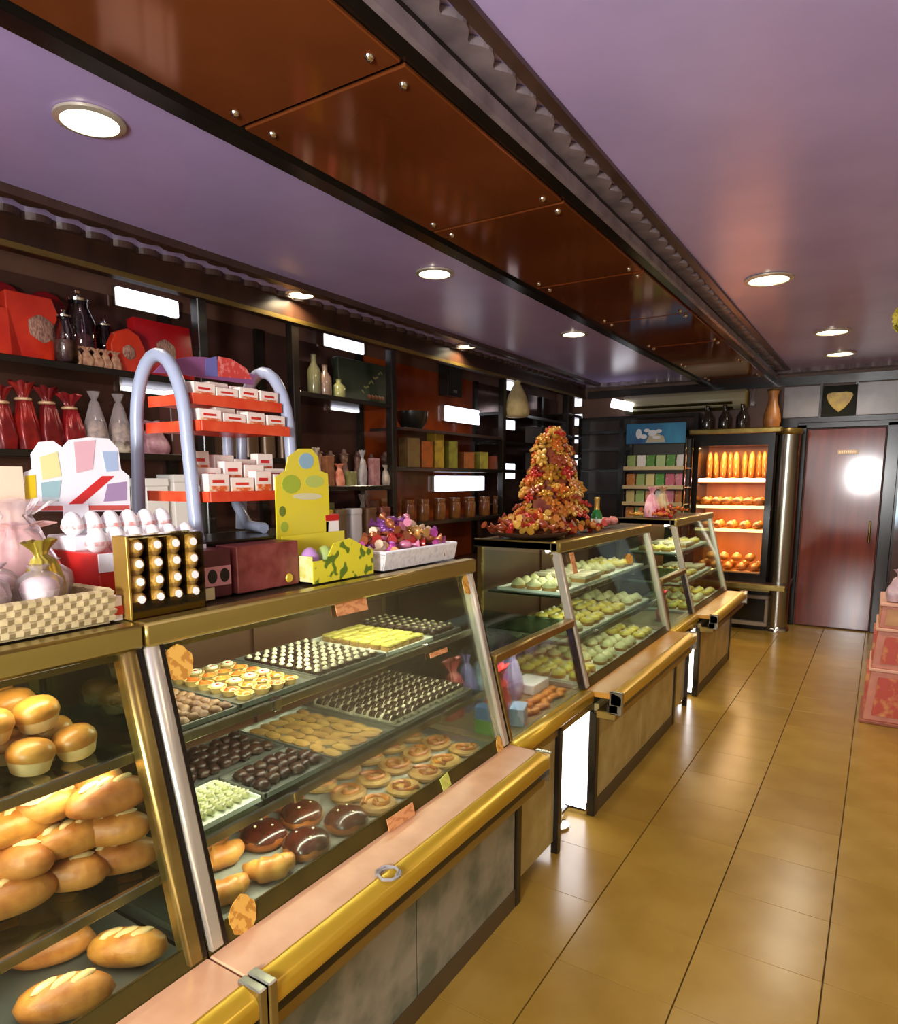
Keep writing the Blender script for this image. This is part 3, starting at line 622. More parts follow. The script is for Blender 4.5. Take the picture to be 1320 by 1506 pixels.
# ---- price tags on the inside of the glass
TAGG = mat('gold_tag','d8a548',.5,col2='b57c2c',scale=60,lo=.5,hi=.56)
TAGO = mat('orange_tag','d99a62',.55,col2='c07d4a',scale=90,lo=.52,hi=.58,stretch=(1,.4,1))
TAGY = mat('yellow_tag','c9cc62',.55,col2='b3b84c',scale=60)
SL = math.atan2(GX0-GX1, GZ1-GZ0)                      # lean of the glass
def glass_tag(px, py, w, h, m, label, rnd=True, roll=0, group='price tags on the glass', off=-.006):
    p = pgl(px,py,off); b = B()
    if rnd: poly = [(w/2*(1+.07*math.sin(7*a))*math.cos(a), h/2*(1+.07*math.sin(5*a+1))*math.sin(a)) for a in [2*math.pi*k/18 for k in range(18)]]
    else: poly = [(-w/2,-h/2),(w/2,-h/2),(w/2,h/2),(-w/2,h/2)]
    b.prism(poly,-.0012,.0012,'x')
    single('price_tag',label,'price tag', b.mesh(m), p, Euler((R(roll),-SL,0)), group)
glass_tag(262,975,.072,.075,TAGG,'round gold price tag above the nut biscuits')
glass_tag(357,1345,.07,.08,TAGG,'round gold price tag above the croissants')
glass_tag(735,1098,.045,.075,TAGG,'round gold price tag at the lower corner post of the petit four case')
glass_tag(686,860,.05,.07,TAGG,'round gold price tag at the upper corner post of the petit four case')
glass_tag(517,891,.13,.040,TAGO,'long orange price tag hanging under the gold top trim',False,-1)
q = PX(590,1226,-1.062); q.z = max(q.z,.6185)
single('price_tag','long orange price tag standing on the peach ledge','price tag',B().box(-.001,-.06,-.018,.001,.06,.018).mesh(TAGO),q,Euler((0,R(-14),0)),'price tags on the glass')
q = PZ(572,1288,.603)
single('paper_ribbon','crumpled grey ribbon lying on the peach ledge','ribbon',B().tube([(.02*math.cos(k*.8)*(1+.06*k),.028*math.sin(k*.8),.005+.0015*(k%3)) for k in range(14)],.004,5).mesh(mat('grey_ribbon','8a8480',.6),smooth=60),q)
glass_tag(655,1150,.046,.042,TAGY,'square yellow price tag by the danish pastries',False,8)
glass_tag(645,960,.10,.014,TAGO,'narrow orange price strip over the striped cream rolls',False,0)
glass_tag(925,822,.12,.06,TAGG,'round gold price tag at the top of the bouquet case')
glass_tag(843,828,.05,.10,TAGO,'upright orange reflection drawn at the corner of the bouquet case',False,0)  # a thin orange reflection, drawn as a flat tag

# ------------------------------------------------------------------ things standing on the cases
ZS = ZT+.004
# -- chocolate ball rack
GFOIL = mat('gold_foil','d9b45c',.35,metal=.35,col2='bd9440',scale=80,bump=.5,bscale=160)
GCLEAR = glassmat('rack_plastic','d8cfa4',.06,1.45,.9)
t = thing('chocolate_rack','clear gilded rack of gold foil chocolate balls','sweet rack',(-1.30,.90,ZS))
y0,y1 = .80,.975
part(t,'base',B().box(-1.314,y0,ZS,-1.263,y1,ZS+.016),OLDGOLD,bevel=.002)
part(t,'side',B().box(-1.310,y0-.006,ZS,-1.262,y0,ZS+.170),mat('rack_gold','a8843a',.35,metal=.6),bevel=.001)
part(t,'side',B().box(-1.310,y1,ZS,-1.265,y1+.004,ZS+.166),GCLEAR)
part(t,'back',B().box(-1.314,y0,ZS,-1.310,y1,ZS+.166),mat('rack_back_gold','b39a58',.4,metal=.2))
part(t,'top',B().box(-1.310,y0,ZS+.164,-1.265,y1,ZS+.170),GCLEAR)
for k in range(1,4): part(t,'divider',B().box(-1.308,y0+(y1-y0)*k/4-.0012,ZS+.018,-1.266,y0+(y1-y0)*k/4+.0012,ZS+.164),GCLEAR)
part(t,'front',B().box(-1.265,y0,ZS,-1.263,y1,ZS+.035),GCLEAR)
ball_p = [('foil', B().blob((0,0,0),(.0205,.0205,.0195),12,8,.03,rng).mesh(GFOIL, smooth=70)), ('cup', B().lathe([(.012,-.0195),(.017,-.013),(.0185,-.011)],14).mesh(mat('brown_cup','8a6a34',.6), smooth=40)),
          ('sticker', B().lathe([(.0085,0),(.0085,.0012),(0,.0012)],12).mesh(WHITE))]
ball_p[2][1].transform(Matrix.Translation((.0190,0,.003)) @ Matrix.Rotation(R(80),4,'Y'))
for k in range(4):
    for j in range(4):
        inst('chocolate_ball','gold foil chocolate ball with a white sticker stacked in the gilded rack','chocolate', ball_p, (-1.284,y0+(y1-y0)*(k+.5)/4,ZS+.036+.0365*j), None, 'gold chocolate balls in the rack')
# -- wicker tray of cakes in cellophane
WICK = mat('wicker','c3b182',.7,col2='a8966a',scale=50)
def wicker(x0,x1,y0,y1,h,label,m=WICK):
    t = thing('wicker_tray',label,'basket',((x0+x1)/2,(y0+y1)/2,ZS))
    part(t,'bottom',B().box(x0+.005,y0+.005,ZS,x1-.005,y1-.005,ZS+.006),m)
    part(t,'lining',B().box(x0+.004,y0+.004,ZS+.006,x0+.008,y1-.004,ZS+h).box(x1-.008,y0+.004,ZS+.006,x1-.004,y1-.004,ZS+h).box(x0+.004,y0+.004,ZS+.006,x1-.004,y0+.008,ZS+h).box(x0+.004,y1-.008,ZS+.006,x1-.004,y1-.004,ZS+h),m)
    n = 5
    for k in range(n):
        z = ZS+.006+h*(k+.5)/n; b = B(); pts = []
        per = [(x0,y0,x1,y0),(x1,y0,x1,y1),(x1,y1,x0,y1),(x0,y1,x0,y0)]
        for ax,ay,bx,by in per:
            L = max(abs(bx-ax),abs(by-ay)); q = max(4,int(L/.012))
            for i in range(q):
                u = i/q; w_ = .0016*(1 if (i+k)%2 else -1)
                nx,ny = ((0,1) if ay==by else (1,0)); pts.append((ax+(bx-ax)*u+nx*w_, ay+(by-ay)*u+ny*w_, z))
        pts.append(pts[0]); part(t,'strand',b.tube(pts,h/n*.62,5),m)
    return t
wicker(-1.475,-1.275,.36,.765,.062,'beige woven tray of wrapped cakes on the bread case')
single('tray_liner','white paper heap lining the beige woven tray','paper',B().box(-1.46,.38,0,-1.295,.745,.03).mesh(PAPER,bevel=.008),(0,0,ZS+.007))
muf_p = [('paper_cup', B().lathe([(.022,0),(.034,.040),(.032,.042),(0,.040)],16,wob=lambda u:1+.04*math.cos(u*2*math.pi*12)).mesh(WHITE)),
         ('cake', B().blob((0,0,.045),(.034,.034,.022),12,6).mesh(mat('iced_cake','efe2e0',.5,col2='e2cfc9',scale=30,rand=.06), smooth=60)),
         ('wrapper', B().lathe([(.026,0),(.040,.04),(.037,.062),(.022,.074),(.012,.078),(.020,.088)],16,wob=lambda u:1+.06*math.sin(u*44)).mesh(BAG, smooth=50))]
for x,y in ((-1.315,.46),(-1.315,.555),(-1.315,.65),(-1.40,.42),(-1.40,.52),(-1.41,.62),(-1.40,.715)):
    inst('wrapped_cake','small iced cake twisted in cellophane on the beige woven tray','cake', muf_p, (x,y,ZS+.038), (0,0,U(0,6)), 'wrapped cakes on the woven tray')
single('sweet_bag','olive gold bag between the wrapped cakes','bag',bag_mesh(.085,.06,.13,mat('olive_bag','9a8a2c',.3,col2='b5a545',scale=20,metal=.3),4),(-1.345,.672,ZS+.038),(0,0,.4))
single('sweet_bag','pink ribboned bag in the woven tray','bag',bag_mesh(.07,.05,.10,PINK,8),(-1.36,.475,ZS+.038),(0,0,1))
t = thing('biscuit_bag','tall clear bag of pale pink biscuits behind the woven tray','bag',(-1.54,PX(24,790,-1.54).y,ZS))
link('contents',bag_mesh(.15,.09,.19,mat('pink_biscuit','e3bcae',.6,col2='d19c90',scale=30),11,.9),t); link('film',bag_mesh(.165,.10,.24,BAG,12,.8),t)
single('menu_card','plain cream card standing at the end of the bread case','card',B().box(-.004,-.14,0,.004,.035,.31).mesh(mat('cream_card','ecd2b4',.6),bevel=.001),(PX(10,720,-1.6).x,PX(10,720,-1.6).y,ZS))
# -- egg stand with a printed white header
CARDW = mat('header_white','eff0f4',.45)
t = thing('egg_stand','white egg stand with a cloud-shaped printed header','sweet stand',(-1.50,.95,ZS))
ya,yb = .815,1.09
part(t,'base',B().box(-1.60,ya,ZS,-1.40,yb,ZS+.125),RED,bevel=.003)
part(t,'upper_tier',B().box(-1.60,ya,ZS+.125,-1.49,yb,ZS+.158),CARDW,bevel=.003)
part(t,'front_strip',B().box(-1.40,ya,ZS+.085,-1.397,yb,ZS+.125),CARDW)
hp = []
def hpt(px,py): q = PX(px,py,-1.605); return (q.y,q.z)
out = [(36,752),(36,695),(48,690),(46,668),(58,650),(78,648),(92,658),(102,647),(130,643),(160,645),(174,660),(178,690),(190,700),(192,752)]
hd = part(t,'header',B().prism([hpt(*q) for q in out],-1.609,-1.605,'x'),CARDW)
part(t,'header_post',B().box(-1.606,.86,ZS+.158,-1.602,.92,hpt(100,748)[1]+.01),CARDW)
def blotch(px,py,rx,ry,m,lab=None,poly=None,lift=0):
    x = -1.605+.0004*(1+lift)
    pts = [hpt(px+rx*math.cos(a),py+ry*math.sin(a)) for a in [2*math.pi*k/14 for k in range(14)]] if poly is None else [hpt(*q) for q in poly]
    part(hd,'print',B().prism(pts,-1.605,x+.0006,'x'),m,label=lab)
Q = lambda m,*pp: blotch(0,0,0,0,m,None,pp)
Q(mat('print_red','cf2f2f',.45),(100,742),(150,700),(168,700),(120,742)); Q(mat('print_yellow','e2c624',.45),(37,700),(52,698),(54,738),(37,738))
Q(mat('print_pale_yellow','e8e3a0',.45),(58,672),(84,664),(90,700),(62,706)); Q(mat('print_teal','9cc0c4',.45),(60,710),(90,706),(86,738),(62,738))
Q(mat('print_sky','a9bfdc',.45),(150,664),(172,664),(174,692),(156,694)); Q(mat('print_mauve','a58cb0',.45),(158,712),(186,708),(186,736),(152,738)); Q(mat('print_pink','e2b4bc',.45),(108,650),(140,647),(136,690),(112,696))
Q(mat('print_redband','d05a50',.45),(38,744),(190,743),(190,750),(38,751))
egg_p = [('shell', B().lathe([(0,0),(.012,.002),(.0215,.012),(.024,.022),(.021,.036),(.013,.049),(.005,.0545),(0,.055)],14).mesh(mat('egg_white','f2f0ef',.35,rand=.02), smooth=60)), ('band', B().lathe([(.0243,.016),(.0246,.020),(.0243,.026)],14).mesh(mat('egg_print','d98f88',.4,col2='f0e6e4',scale=90), smooth=60))]
for z0,x,n in ((ZS+.158,-1.535,6),(ZS+.125,-1.443,6)):
    for k in range(n):
        inst('chocolate_egg','white wrapped chocolate egg standing in the egg stand','chocolate egg', egg_p, (x,ya+.026+(yb-ya-.05)*k/(n-1),z0-.002), (0,0,U(0,6)), 'chocolate eggs in the stand')
t = thing('sweet_carton','small red and white carton beside the gilded rack','carton',(-1.31,.782,ZS))
part(t,'box',B().box(-1.345,.772,ZS,-1.285,.792,ZS+.05),WHITE,bevel=.001); part(t,'band',B().box(-1.346,.771,ZS+.012,-1.284,.793,ZS+.03),RED)
# -- dark red boxes
t = thing('praline_box','dark red box with three round black windows','box',(-1.375,1.055,ZS))
x = -1.34
part(t,'box',B().box(-1.42,1.0,ZS,x,1.115,ZS+.115),mat('maroon_card','4c1a1e',.4,col2='5c2528',scale=20),bevel=.002)
part(t,'band',B().box(x,1.002,ZS+.028,x+.001,1.113,ZS+.075),mat('pink_band','cf8f8a',.5))
for k in range(3): part(t,'window',B().lathe([(0,.002),(.013,.0015),(.014,0)],14,sx=1),mat('black_window','170f10',.3),world=False).matrix_local = Matrix.Translation((x+.0012+1.375,1.022+.036*k-1.055,.052)) @ Matrix.Rotation(R(90),4,'Y') @ Matrix.Scale(1.25,4,(1,0,0))
single('praline_box','plain red brown carton beside the box with round windows','box',B().box(-.04,-.105,0,.04,.105,.118).mesh(mat('redbrown_card','6d2a26',.4,col2='83403a',scale=25),bevel=.002),(-1.375,1.235,ZS))
single('gold_seal','round yellow seal leaning on the red brown carton','seal',B().lathe([(0,.003),(.011,.003),(.013,0)],12).mesh(mat('seal','d8b83a',.35,metal=.3)),(-1.332,1.30,ZS+.02),(0,R(90),0))
single('price_card','small cream price card below the maroon box','price tag',B().box(-.001,-.02,0,.001,.02,.028).mesh(mat('cream_tag','d9cd92',.5)),(-1.325,1.03,ZS))
# -- yellow display
YC = mat('yellow_card','e3d32e',.45,col2='ddd04a',scale=6)
YP = mat('yellow_print','e2d834',.45,col2='5f7a24',scale=26,lo=.56,hi=.60,detail=1)
t = thing('egg_display','yellow card display with a tall printed header and open egg tray','sweet stand',(-1.36,1.46,ZS))
XH = -1.43
def hq(px,py): q = PX(px,py,XH); return (q.y,q.z)
out = [(408,800),(406,740),(405,702),(420,692),(424,672),(440,660),(458,660),(468,672),(470,692),(482,697),(484,745),(482,800)]
h2 = part(t,'header',B().prism([hq(*q) for q in out],XH-.004,XH,'x'),YC)
part(t,'header_support',B().box(XH-.004,1.37,ZS,XH-.001,1.50,hq(440,796)[1]),YC)
def bl2(px,py,rx,ry,m,lab=None):
    part(h2,'print',B().prism([hq(px+rx*math.cos(a),py+ry*math.sin(a)) for a in [2*math.pi*k/12 for k in range(12)]],XH,XH+.0008,'x'),m,label=lab)
bl2(450,678,11,12,mat('pr_sky','8fb6c8',.45)); bl2(428,712,14,14,mat('pr_leaf','a4b83a',.45)); bl2(462,708,14,9,mat('pr_leaf2','b8c860',.45))
bl2(415,752,5,8,mat('pr_moss','6f7f2c',.45)); bl2(418,775,6,8,mat('pr_leaf','a4b83a',.45)); bl2(452,730,22,5,mat('pr_cream','d8d3a8',.45))
part(t,'tray_base',B().box(-1.40,1.345,ZS,-1.29,1.605,ZS+.004),YC)
part(t,'tray_side',B().box(-1.40,1.345,ZS,-1.29,1.348,ZS+.075),mat('cream_print','e0dca0',.45,col2='c9c04a',scale=30)); part(t,'tray_side',B().box(-1.40,1.602,ZS,-1.29,1.605,ZS+.075),YC)
part(t,'tray_back',B().box(-1.403,1.345,ZS,-1.40,1.605,ZS+.125),YC)
part(t,'tray_front',B().prism([(1.345,ZS),(1.605,ZS),(1.605,ZS+.07),(1.56,ZS+.088),(1.5,ZS+.115),(1.43,ZS+.105),(1.40,ZS+.062),(1.345,ZS+.062)],-1.29,-1.287,'x'),YP,label='yellow front with dark green curly print')
cegg = {}
for nm,c in (('purple','b78ac0'),('green','a9c06a'),('yellow','dcc94a')):
    cegg[nm] = B().lathe([(0,0),(.014,.002),(.025,.014),(.0285,.027),(.025,.044),(.015,.059),(.005,.0655),(0,.066)],14).mesh(mat('egg_'+nm,c,.3), smooth=60)
for k,nm in enumerate(('purple','green','yellow','green')):
    single('toy_egg','%s plastic egg in the yellow tray%s' % (nm,' beside the purple egg' if k==1 else ''),'egg',cegg[nm],(-1.33,1.378+.06*k,ZS+.03 if k<2 else ZS+.012),None,'plastic eggs in the yellow tray')
t = thing('sweet_carton','white carton with a red top behind the yellow display','carton',(-1.45,1.585,ZS))
part(t,'box',B().box(-1.47,1.555,ZS,-1.43,1.615,ZS+.155),WHITE,bevel=.001); part(t,'cap',B().box(-1.471,1.553,ZS+.155,-1.429,1.617,ZS+.175),RED,bevel=.002)
# -- basket of wrapped sweets
CAND = [mat('w_purple','7d4488',.25,metal=.35), mat('w_red','a8322e',.25,metal=.3), mat('w_pink','cf7f9a',.3,metal=.2), mat('w_gold','c79a5a',.25,metal=.5), mat('w_cream','dcc4a6',.4), mat('w_magenta','b8489c',.3,metal=.2), mat('w_copper','a8623c',.25,metal=.5)]
CANDO = [mat('o_orange','bf6422',.3,metal=.2), mat('o_red','a82a20',.3,metal=.2), mat('o_gold','bd8a30',.3,metal=.4), mat('o_amber','b8702c',.35), mat('o_straw','c4963e',.4), mat('o_rust','8a3a1a',.35)]
def candy(m):
    b = B().blob((0,0,.012),(.019,.012,.012),10,6)
    for s in (-1,1): b.tube([(s*.017,0,.012),(s*.024,0,.012),(s*.036,0,.013)],[.004,.003,.012],8)
    return b.mesh(m, smooth=50)
cm = [candy(m) for m in CAND]; co = [candy(m) for m in CANDO]
names = ['purple','red','pink','gold','cream','magenta','copper']; onames = ['orange','red','gold','amber','straw','rust']
def heap(meshes, cols, x0,x1,y0,y1,z,h,n,where,group,sc=1.0,seed=1):
    r = random.Random(seed)
    for k in range(n):
        u,v = r.uniform(-1,1), r.uniform(-1,1); lift = h*max(0,1-(u*u+v*v)/1.6)*(.25+.75*(k/n))
        i = k % len(meshes)
        single('wrapped_sweet','%s foil sweet with twisted ends %s' % (cols[i],where),'sweet',meshes[i],((x0+x1)/2+u*(x1-x0)/2,(y0+y1)/2+v*(y1-y0)/2,z+lift),(r.uniform(-.5,.5),r.uniform(-.5,.5),r.uniform(0,6)),group,sc*r.uniform(.9,1.15))
t = thing('sweet_basket','white rectangular basket heaped with purple and red sweets','basket',(-1.37,1.90,ZS))
x0,x1,y0,y1 = -1.46,-1.285,1.66,2.075
part(t,'bottom',B().box(x0+.01,y0+.01,ZS,x1-.01,y1-.01,ZS+.005),CARDW)
for nm,poly in (('front',((x1-.012,ZS),(x1,ZS+.055),(x1+.006,ZS+.055),(x1-.006,ZS))),('back',((x0+.012,ZS),(x0,ZS+.055),(x0-.006,ZS+.055),(x0+.006,ZS)))):
    part(t,nm,B().prism(poly,y0,y1,'y'),mat('basket_white','eae6e2',.5,col2='cfc9c6',scale=60,lo=.45,hi=.7))
for yy in (y0,y1-.006): part(t,'end',B().prism([(x0+.01,ZS),(x1-.01,ZS),(x1,ZS+.055),(x0,ZS+.055)],yy,yy+.006,'y'),MATS['basket_white'])
part(t,'rim',B().tube([(x0,y0,ZS+.055),(x1,y0,ZS+.055),(x1,y1,ZS+.055),(x0,y1,ZS+.055),(x0,y0,ZS+.055)],.006,6),CARDW,smooth=50)
heap(cm,names,x0+.03,x1-.03,y0+.04,y1-.05,ZS+.02,.13,64,'heaped in the white basket','sweets in the white basket',1.25,3)

# -- lavender hoop stand on a dark plinth
ZP = ZS+.125
single('stand_plinth','low dark plinth under the lavender hoop stand','plinth',B().box(-1.655,1.115,ZS,-1.435,1.60,ZP).mesh(DARK,bevel=.004))
t = thing('hoop_stand','lavender double hoop stand with red trays of white sweet boxes','sweet stand',(-1.56,1.3,ZP))
def hoop(y):
    # inverted U in a plane across the counter: front leg, round head, back leg
    xf,xb,zt,rr = -1.495,-1.745,1.868,.20; pts = []; xm = (xf+xb)/2; hw = (xf-xb)/2-.02
    for k in range(6): pts.append((xf-.004*k, y, ZP+(zt-rr-ZP)*k/5))
    for k in range(1,14):
        a = math.pi*k/14; pts.append((xm+hw*math.cos(a), y, zt-rr+rr*math.sin(a)))
    for k in range(6): pts.append((xb+.02-.004*k, y, zt-rr-(zt-rr-ZP)*k/5))
    return pts
for nm,y in (('hoop',1.14),('hoop',1.50)):
    part(t,nm,B().tube(hoop(y),.0175,10),LAV,smooth=60)
part(t,'rear_strut',B().tube([(-1.72,1.44,1.74),(-1.72,1.44,1.60),(-1.69,1.44,1.47),(-1.62,1.42,1.41),(-1.53,1.40,ZP+.015)],.016,8),LAV,smooth=60)
part(t,'foot',B().box(-1.60,1.125,ZP,-1.48,1.155,ZP+.012),LAV,bevel=.003)
RF = mat('tray_red','cf3a20',.35,col2='dd5a34',scale=14)
for z,x0,x1 in ((1.757,-1.70,-1.52),(1.688,-1.72,-1.49),(1.505,-1.73,-1.47)):
    tr = part(t,'tray',B().box(x0,1.165,z-.012,x1,1.475,z),RF,bevel=.002)
    part(tr,'tray_front',B().box(x1,1.165,z-.016,x1+.004,1.475,z+.012),RF,bevel=.001); part(tr,'tray_end',B().box(x0,1.162,z-.016,x1,1.165,z+.012),RF)
XA = -1.60
def ha(px,py): q = PX(px,py,XA); return (q.y,q.z)
arc = [(226,548)]+[(225+150*k/10, 550-30*math.sin(math.pi*(.12+.80*k/10))+10*k/10) for k in range(1,11)]+[(372,566),(300,556),(262,550)]
hd = part(t,'header',B().prism([ha(*q) for q in arc],XA-.004,XA,'x'),mat('header_purple','86517e',.4))
part(hd,'print',B().prism([ha(302,528),ha(318,524),ha(320,554),ha(302,553)],XA,XA+.001,'x'),mat('header_blue','6a6aa8',.4),label='blue patch')
part(hd,'print',B().prism([ha(320,524),ha(340,528),ha(362,542),ha(370,558),ha(320,554)],XA,XA+.001,'x'),mat('header_red','c9443c',.4,col2='dc8078',scale=60,lo=.5,hi=.6),label='red patch with worn pale lettering')
SBW = mat('sweetbox_white','f0e6dc',.4,col2='ead6c6',scale=14); SBP = mat('sweetbox_print','d8622e',.4,col2='f0d8b0',scale=40,lo=.5,hi=.62)
def sbox(w,d,h):
    return [('carton', B().box(-d/2,-w/2,0,d/2,w/2,h).mesh(SBW,bevel=.0015)), ('print', B().box(d/2,-w/2+.004,.004,d/2+.0008,w/2-.004,h*.45).mesh(SBP)), ('stripe', B().box(d/2,-w*.3,h*.58,d/2+.0008,w*.25,h*.72).mesh(RED))]
sb = [sbox(.070,.03,.058), sbox(.078,.03,.048), sbox(.060,.03,.066)]; sbf = [sbox(.07,.03,.042), sbox(.075,.03,.036), sbox(.065,.03,.045)]
for z,xx,ys,where in ((1.757,-1.54,(1.21,1.285,1.36,1.435),'top'),(1.688,-1.515,(1.205,1.285,1.36,1.435),'middle'),(1.505,-1.495,(1.205,1.285,1.36,1.435),'bottom')):
    for i,y in enumerate(ys):
        for dd in (0,1,2):
            if dd==2 and where!='bottom': continue
            inst('sweet_box','white sweet box with an orange print on the %s red tray of the hoop stand' % where,'box', (sb if where=='bottom' else sbf)[(i+dd)%3], (xx-.036*dd,y,z+(.026*dd if where=='bottom' else .008*dd)), (0,0,U(-.06,.06)), 'sweet boxes on the %s red tray' % where)

# -- top of the far cases: tray of sweets, sweet bouquet, bottle
t = thing('sweet_platter','oval copper platter of orange sweets on the case','platter',(-1.46,3.06,ZS))
part(t,'dish',B().lathe([(.13,0),(.175,.012),(.19,.028),(.18,.028),(.165,.016),(0,.008)],22,(-1.46,3.06,ZS),1.0,1.05),mat('copper_dish','6b4a34',.3,metal=.5),smooth=50)
heap(co,onames,-1.60,-1.32,2.90,3.22,ZS+.02,.08,60,'on the oval copper platter','sweets on the copper platter',1.5,5)
bx,by = -1.51,3.42
t = thing('sweet_bouquet','tall bouquet of orange and red wrapped sweets in a pot','bouquet',(bx,by,ZS))
part(t,'pot',B().lathe([(.05,0),(.075,.07),(.08,.08),(.07,.08),(0,.07)],16,(bx,by,ZS)),mat('pot','8a4a2a',.4),smooth=50)
part(t,'core',B().lathe([(.08,.08),(.11,.14),(.075,.32),(.045,.46),(0,.50)],12,(bx,by,ZS),wob=lambda u:1+.12*math.sin(u*31)),mat('bouquet_core','9a5220',.6,col2='7a2a1c',scale=14),smooth=60)
r = random.Random(12)
pet = []
for m in CANDO:
    b = B()
    for k in range(5):
        a = 2*math.pi*k/5; b.blob((.02*math.cos(a),.02*math.sin(a),.0),(.019,.012,.010),6,3,M=Matrix.Rotation(a,3,'Z'))
    b.blob((0,0,.006),(.010,.010,.012),6,4); pet.append(b.mesh(m, smooth=60))
for k in range(190):
    h = r.random()**1.15; a = r.uniform(0,2*math.pi); rad = (.125*(1-h)**.7+.03)*r.uniform(.8,1.3)
    link('sweet_flower', pet[(k*5+r.randrange(3))%6], t, (rad*math.cos(a), rad*math.sin(a), .09+h*.445), (0,r.uniform(.3,1.3),a), r.uniform(.85,1.25))
heap(co,onames,-1.62,-1.30,3.27,3.62,ZS+.005,.04,34,'around the foot of the sweet bouquet','sweets around the bouquet foot',1.5,6)
t = thing('mini_bottle','small green bottle with gold neck foil on the case','bottle',(-1.36,3.71,ZS))
part(t,'glass',B().lathe([(.028,0),(.032,.004),(.032,.075),(.024,.10),(.012,.118),(.012,.125),(0,.125)],14,(-1.36,3.71,ZS)),mat('bottle_green','1f6a32',.12,coat=.4),smooth=50)
part(t,'neck_foil',B().lathe([(.0165,.108),(.0145,.13),(.015,.165),(.017,.168),(.016,.18),(0,.182)],12,(-1.36,3.71,ZS)),mat('foil','c9a85a',.35,metal=.6),smooth=50)
part(t,'paper_label',B().lathe([(.0325,.01),(.0328,.035),(.0325,.06)],14,(-1.36,3.71,ZS)),mat('bottle_label','d5dccb',.5),smooth=60)
for k,(y,m) in enumerate(((3.90,mat('red_pkt','a8343a',.35,col2='c8787a',scale=20)),(4.04,mat('red_pkt2','b04a44',.35,col2='d89a90',scale=20)))):
    single('sweet_packet',('deep red' if k==0 else 'pale red')+' packet lying behind the small green bottle','packet',B().blob((0,0,.030),(.035,.045,.028),12,6,.10,rng).mesh(m,smooth=60),(-1.38,y,ZS))
heap(co,onames,-1.58,-1.34,5.0,5.9,ZS+.005,.04,26,'on the case by the bread cabinet','sweets on the far case',1.5,9)
for k,y in enumerate((5.15,5.45)):
    single('sweet_bag',('pink' if k==0 else 'pale green')+' gift bag on the case by the bread cabinet','bag',bag_mesh(.15,.1,.22,PINK if k==0 else mat('palegreen_bag','b5b890',.4,col2='c98a6a',scale=16),20+k),(-1.46,y,ZS))

# ------------------------------------------------------------------ wall shelving behind the counter
XS = -3.15
def bay(y0, y1, shelves, label, back=BACKP):
    t = thing('wall_shelf_unit', label, 'shelving', (-3.33,(y0+y1)/2,0), group='wall shelf bays')
    part(t,'back_panel',B().box(XL+.002,y0+.03,.5,XL+.02,y1-.001,2.50),back)
    part(t,'base_cabinet',B().box(XL+.002,y0+.03,0,XS,y1-.001,.80),DARKW,bevel=.004)
    part(t,'post',B().box(XS-.06,y0-.03,0,XS,y0+.029,2.50),DARK,bevel=.004)
    part(t,'post',B().box(XL+.002,y0-.03,0,XL+.05,y0+.029,2.50),DARK)
    for z in shelves: part(t,'shelf',B().box(XL+.021,y0+.031,z-.032,XS-.004,y1-.033,z),DARK,bevel=.003)
    return t
bay(.55,2.51,(2.07,1.676,1.25),'dark wall shelf bay with red heart boxes and red bags')
bay(2.51,3.20,(1.676,1.25),'narrow dark wall shelf bay with bare smoked mirror back')
bay(3.20,4.21,(2.10,1.50,1.1),'dark wall shelf bay with a green picture box and figurines')
bay(4.21,5.99,(1.64,1.2),'wall shelf bay with orange lacquer back and black speaker',ORANGEP)
bay(5.99,7.55,(2.2,1.92,1.64,1.3),'wall shelf bay with hanging cream sack and lit strips')
bay(7.55,8.06,(2.3,2.05,1.8,1.5),'corner wall shelf bay with a lit strip')
def W(px,py,x=-3.3): return PX(px,py,x)
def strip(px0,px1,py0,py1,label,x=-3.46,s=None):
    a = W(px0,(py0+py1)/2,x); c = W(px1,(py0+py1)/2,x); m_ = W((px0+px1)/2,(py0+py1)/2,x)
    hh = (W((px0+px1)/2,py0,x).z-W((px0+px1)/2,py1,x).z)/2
    t = thing('glow_strip',label,'light',(x,m_.y,m_.z),group='white glowing strips on the wall shelving')
    part(t,'glow_back',B().box(max(XL+.02,x-.05),a.y-.004,m_.z-hh-.004,x-.012,c.y+.004,m_.z+hh+.004),STEEL,bevel=.002)
    part(t,'glow_face',B().box(x-.012,a.y,m_.z-hh,x,c.y,m_.z+hh),s or COOLE,bevel=min(.012,hh*.8),seg=2)
strip(172,262,432,458,'added white reflection glow above the flat red heart box'); strip(180,285,557,580,'added white reflection glow under the shelf of the red heart boxes')  # glowing boxes added in place of reflections in the shelf backs
strip(478,535,497,515,'added white reflection glow above the green picture box'); strip(488,528,588,605,'added white reflection glow under the shelf of the green picture box')
strip(655,705,600,622,'added white reflection glow in front of the orange lacquer back'); strip(640,712,700,722,'added white reflection glow below the shelf with the orange lacquer back')
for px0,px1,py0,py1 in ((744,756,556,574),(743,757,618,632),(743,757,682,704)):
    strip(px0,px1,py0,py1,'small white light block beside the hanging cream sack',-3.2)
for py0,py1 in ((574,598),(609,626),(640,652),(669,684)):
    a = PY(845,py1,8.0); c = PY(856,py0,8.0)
    t = thing('glow_strip','small white light block on the corner shelving','light',(a.x,8.0,a.z),group='corner light blocks')
    part(t,'glow_back',B().box(a.x-.004,8.0,a.z-.004,c.x+.004,8.06,c.z+.004),STEEL); part(t,'glow_face',B().box(a.x,7.988,a.z,c.x,8.0,c.z),COOLE,bevel=.003)

